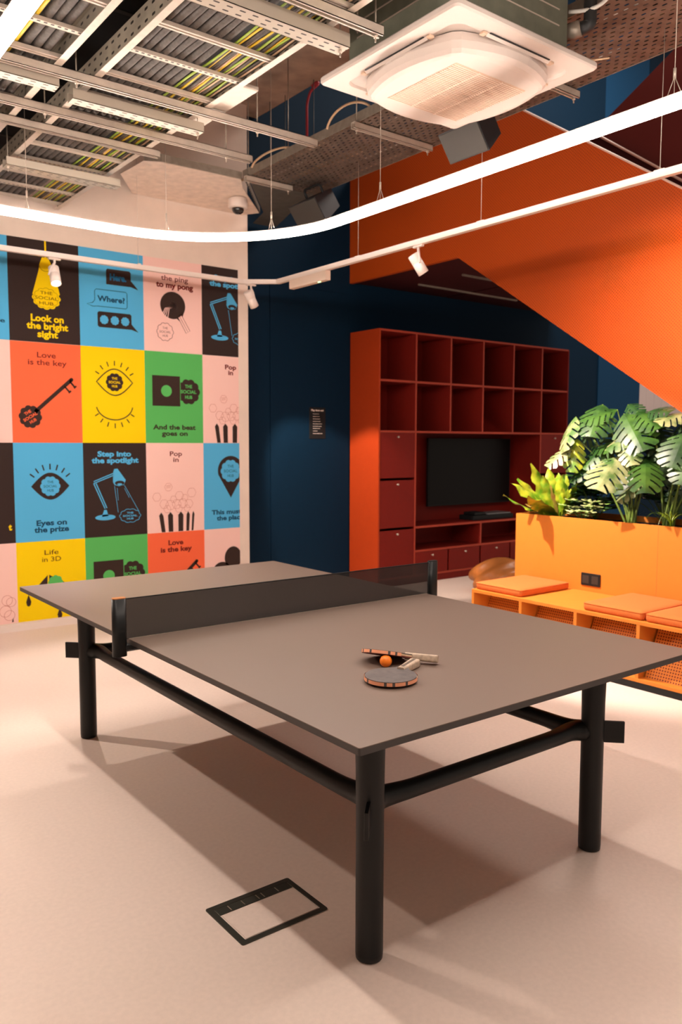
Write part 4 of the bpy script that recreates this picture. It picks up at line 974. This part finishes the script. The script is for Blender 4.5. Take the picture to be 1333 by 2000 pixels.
# drooping cream cables over the tray lip
for i, (y0, y1, hh) in enumerate(((3.08, 2.65, 3.72), (4.05, 3.55, 3.66))):
    bm = BM(); tube(bm, bezier((2.185, y0, 3.59), (2.185, y0-0.05, hh), (2.20, y1+0.1, hh), (2.22, y1, 3.60)), 0.008, 8)
    tag(obj('cable', bm, M_['cable_tan'], off=(2.185, y0, 3.59)), ('cream cable loop arching over the tray lip left of the air conditioner', 'cream cable loop arching over the tray lip near the corner')[i], 'cable')
for i, (x, y, lb) in enumerate(((1.50, 1.75, 'threaded rod with white clip at the left corner of air conditioner'),)):
    t = thing('threaded_rod', lb, 'rod', (x, y, 3.46)); bm = BM(); tube(bm, [(x, y, 3.30), (x, y, 4.52)], 0.004, 6); obj('rod', bm, M_['steel_bright'], t)
    bm = BM(); box(bm, x-0.03, x+0.03, y-0.012, y+0.012, 3.40, 3.43, 0.003); obj('clip', bm, M_['white'], t)
for i, (x, y, zb, lb) in enumerate(((2.90, 4.9, 3.56, 'thin hanging rod before the blue wall, leftmost'), (2.93, 4.7, 3.56, 'thin hanging rod before the blue wall, middle'), (2.95, 4.3, 3.56, 'thin hanging rod before the blue wall, rightmost'))):
    bm = BM(); tube(bm, [(x, y, zb), (x, y, 4.52)], 0.0035, 6); tag(obj('threaded_rod', bm, M_['dark_steel'], off=(x, y, zb)), lb, 'rod')
bm = BM(); tube(bm, fillet([(3.0, 4.30, 4.50), (3.0, 4.42, 4.48), (2.98, 4.44, 4.38), (2.98, 4.44, 3.95)], 0.04), 0.011, 10)
for q in bm.verts: q.co.x -= 0.0
rp = thing('red_pipe', 'thin dark red pipe hanging beside the concrete ceiling edge', 'pipe', (2.98, 4.44, 3.95)); obj('pipe', bm, M_['red_cord'], rp)
bm = BM(); tube(bm, [(2.98, 4.36, 4.49), (3.0, 4.30, 4.52)], 0.018, 10); obj('elbow', bm, M_['red_cord'], rp)
# dome camera
CC = thing('dome_camera', 'white ceiling dome security camera above the corner of the posters', 'camera', (2.413, 4.646, 3.539))
bm = BM(); lathe(bm, [(0.060, 0.0), (0.080, -0.012), (0.082, -0.075), (0.074, -0.085), (0.052, -0.086)], (2.413, 4.646, 3.539), 28); obj('housing', bm, M_['white'], CC, smooth=False)
bm = BM(); lathe(bm, [(0.052, -0.080), (0.050, -0.10), (0.042, -0.118), (0.026, -0.130), (0.004, -0.134)], (2.413, 4.646, 3.539), 24); obj('dome', bm, M_['glass_dark'], CC)
# speakers
def speaker(cen, rz, tilt, label, s=(0.27, 0.17, 0.20)):
    t = thing('speaker', label, 'speaker', (0, 0, 0)); bm = BM()
    w, h, d = s
    # tapered cabinet: front face at -y larger than the back
    f = [(-w/2, -d/2, -h/2), (w/2, -d/2, -h/2), (w/2, -d/2, h/2), (-w/2, -d/2, h/2)]; k = 0.62
    b_ = [(-w/2*k, d/2, -h/2*.75), (w/2*k, d/2, -h/2*.75), (w/2*k, d/2, h/2*.75), (-w/2*k, d/2, h/2*.75)]
    v0 = [bm.verts.new(p) for p in f]; v1 = [bm.verts.new(p) for p in b_]
    bm.faces.new(v0); bm.faces.new(v1[::-1])
    for i in range(4): bm.faces.new((v0[i], v1[i], v1[(i+1) % 4], v0[(i+1) % 4]))
    bmesh.ops.recalc_face_normals(bm, faces=bm.faces); obj('cabinet', bm, M_['speaker_dark'], t)
    bm = BM(); box(bm, -w/2+.004, w/2-.004, -d/2-0.008, -d/2+0.001, -h/2+.004, h/2-.004, 0.004); obj('front_grille', bm, M_['speaker'], t)
    bm = BM(); tube(bm, fillet([(-w*.3, 0.02, 0), (-w*.3, 0.04, h*.75), (w*.3, 0.04, h*.75), (w*.3, 0.02, 0)], 0.03), 0.010, 8); obj('bracket', bm, M_['black'], t)
    t.location = cen; t.rotation_euler = Matrix.Rotation(rz, 3, 'Z').to_4x4().to_euler()
    t.rotation_euler = (tilt, 0, rz); return t
speaker((2.42, 1.955, 3.285), math.radians(-90), math.radians(36), 'charcoal speaker hanging beneath the air conditioner corner', (0.31, 0.18, 0.215))
speaker((2.72, 3.93, 3.36), math.radians(-90), math.radians(36), 'dark speaker in the shade at the far end of perforated tray', (0.36, 0.20, 0.24))

# ---- air conditioner
AC = thing('air_conditioner', 'white square ceiling cassette air conditioner with grille, hung at top right', 'air conditioner', (1.745, 1.44, 3.25))
ax0, ax1, ay0, ay1 = 1.27, 2.22, 0.966, 1.916; acx, acy = 1.745, 1.441
def ringmesh(bm, loops, close_last=True, mi=0):
    rs = [[bm.verts.new(p) for p in l] for l in loops]; n = len(rs[0])
    for i in range(len(rs)-1):
        for j in range(n):
            f = bm.faces.new((rs[i][j], rs[i][(j+1) % n], rs[i+1][(j+1) % n], rs[i+1][j])); f.smooth = False; f.material_index = mi
    if close_last: bm.faces.new(rs[-1])
    bmesh.ops.recalc_face_normals(bm, faces=bm.faces)
def rr3(hw, r, z, n=8): return [(x, y, z) for x, y in rrect(acx-hw, acx+hw, acy-hw, acy+hw, r, n)]
def oct3(hw, cut, z, bul=0.0):
    """square with bulging sides and cut-off corners"""
    out = []; n = 9
    for q in range(4):
        a = q*PI/2
        for i in range(n):
            t = -1+2*i/(n-1); s = t*(hw-cut); b_ = hw+bul*(1-t*t)
            x, y = b_, s; out.append((acx+x*math.cos(a)-y*math.sin(a), acy+x*math.sin(a)+y*math.cos(a), z))
    return out
bm = BM(); ringmesh(bm, [rr3(0.36, .02, 3.288), rr3(0.468, .022, 3.288), rr3(0.475, .024, 3.280), rr3(0.475, .024, 3.262), rr3(0.468, .022, 3.254), rr3(0.385, .06, 3.250), rr3(0.380, .06, 3.262), rr3(0.30, .05, 3.268)], True); obj('panel', bm, M_['ac_white'], AC)
bm = BM(); ringmesh(bm, [oct3(0.318, .03, 3.262, .062), oct3(0.322, .03, 3.225, .072), oct3(0.316, .03, 3.195, .072), oct3(0.305, .03, 3.181, .062), oct3(0.292, .03, 3.176, .045), oct3(0.26, .01, 3.1755, 0)], True); inn = obj('intake_cover', bm, M_['ac_white'], AC)
bm = BM(); box(bm, acx-0.235, acx+0.235, acy-0.235, acy+0.235, 3.1745, 3.179)
gl = obj('grille', bm, M_['grille'], AC); gl['label'] = 'finely slatted square intake grille'
bm = BM()
for i in range(34):
    y = acy-0.232+0.464*(i+0.5)/34; box(bm, acx-0.234, acx+0.234, y-0.0035, y+0.0035, 3.1705, 3.1745)
for x in (acx-0.078, acx+0.078): box(bm, x-0.004, x+0.004, acy-0.234, acy+0.234, 3.170, 3.1745)
o = obj('slats', bm, M_['offwhite'], gl)
for q in range(4):
    a = q*PI/2; mt = Matrix.Translation((acx, acy, 0)) @ Matrix.Rotation(a, 4, 'Z')
    bm = BM(); box(bm, 0.388, 0.406, -0.20, 0.20, 3.2465, 3.2488, mtx=mt); sl = obj('air_outlet', bm, M_['black'], AC)
    bm = BM(); v = [(0.385, -0.21, 3.238), (0.385, 0.21, 3.238), (0.398, 0.21, 3.246), (0.398, -0.21, 3.246)]
    vs = [bm.verts.new(mt @ Vector(p)) for p in v]; v2 = [bm.verts.new(mt @ Vector((p[0], p[1], p[2]+0.003))) for p in v]
    bm.faces.new(vs); bm.faces.new(v2[::-1])
    for i in range(4): bm.faces.new((vs[i], v2[i], v2[(i+1) % 4], vs[(i+1) % 4]))
    obj('vane', bm, M_['ac_white'], sl)
    bm = BM(); 
    for s in (-1, 1):
        bm = BM(); box(bm, 0.372, 0.400, s*0.225-0.012, s*0.225+0.012, 3.240, 3.250, 0.002, mtx=mt); obj('vane_hinge', bm, M_['grille'], sl)
bm = BM(); prism(bm, [(acx-.42, acy-.30), (acx-.30, acy-.42), (acx+.30, acy-.42), (acx+.42, acy-.30), (acx+.42, acy+.30), (acx+.30, acy+.42), (acx-.30, acy+.42), (acx-.42, acy+.30)], 'z', 3.289, 3.60)
cs = obj('casing', bm, M_['steel_green'], AC); cs['label'] = 'greenish galvanised casing above the panel'
for z0 in (3.40, 3.47):
    bm = BM(); box(bm, acx-.4225, acx-.419, acy-.24, acy+.24, z0, z0+0.006); obj('pressed_rib', bm, M_['steel_bright'], cs)
    bm = BM(); box(bm, acx-.24, acx+.24, acy-.4225, acy-.419, z0, z0+0.006); obj('pressed_rib', bm, M_['steel_bright'], cs)
for (sx, sy) in ((-1, -1), (1, -1), (-1, 1), (1, 1)):
    bm = BM(); x, y = acx+sx*0.45, acy+sy*0.2; tube(bm, [(x, y, 3.40), (x, y, 4.52)], 0.004, 6); box(bm, min(x, x-sx*.06), max(x, x-sx*.06), y-.02, y+.02, 3.42, 3.425); obj('hanger', bm, M_['steel'], AC)
PI_ = thing('refrigerant_pipe', 'black insulated pipe bending down beside the air conditioner', 'pipe', (2.14, 0.965, 3.43))
bm = BM(); tube(bm, fillet([(2.14, 0.965, 4.5), (2.14, 0.965, 3.43), (2.11, 1.02, 3.42)], 0.02), 0.03, 12); obj('insulation', bm, M_['cable_black'], PI_)
bm = BM(); tube(bm, [(2.12, 1.00, 3.425), (2.105, 1.03, 3.42), (2.088, 1.06, 3.415)], [0.036, 0.038, 0.03], 12); o = obj('pipe_coupling', bm, M_['steel'], PI_)
bm = BM(); tube(bm, bezier((2.08, 1.04, 3.50), (2.14, 0.90, 3.47), (2.19, 0.86, 3.50), (2.20, 0.84, 3.75)), 0.009, 8); tag(obj('hose', bm, M_['cable_white'], off=(2.08, 1.04, 3.50)), 'thin white hose curving from the air conditioner casing', 'hose')
for i in range(5):
    bm = BM(); tube(bm, bezier((2.17, 1.16+.01*i, 3.36), (2.20, 1.12, 3.35), (2.22+.01*i, 1.08, 3.34), (2.26+0.015*i, 1.10-0.03*i, 3.34)), 0.004, 6)
    tag(obj('cable', bm, M_['cable_tan'], off=(2.17, 1.16+.01*i, 3.36)), 'thin cream wire fanning out behind the air conditioner corner', 'cable', 'wires at the air conditioner corner')
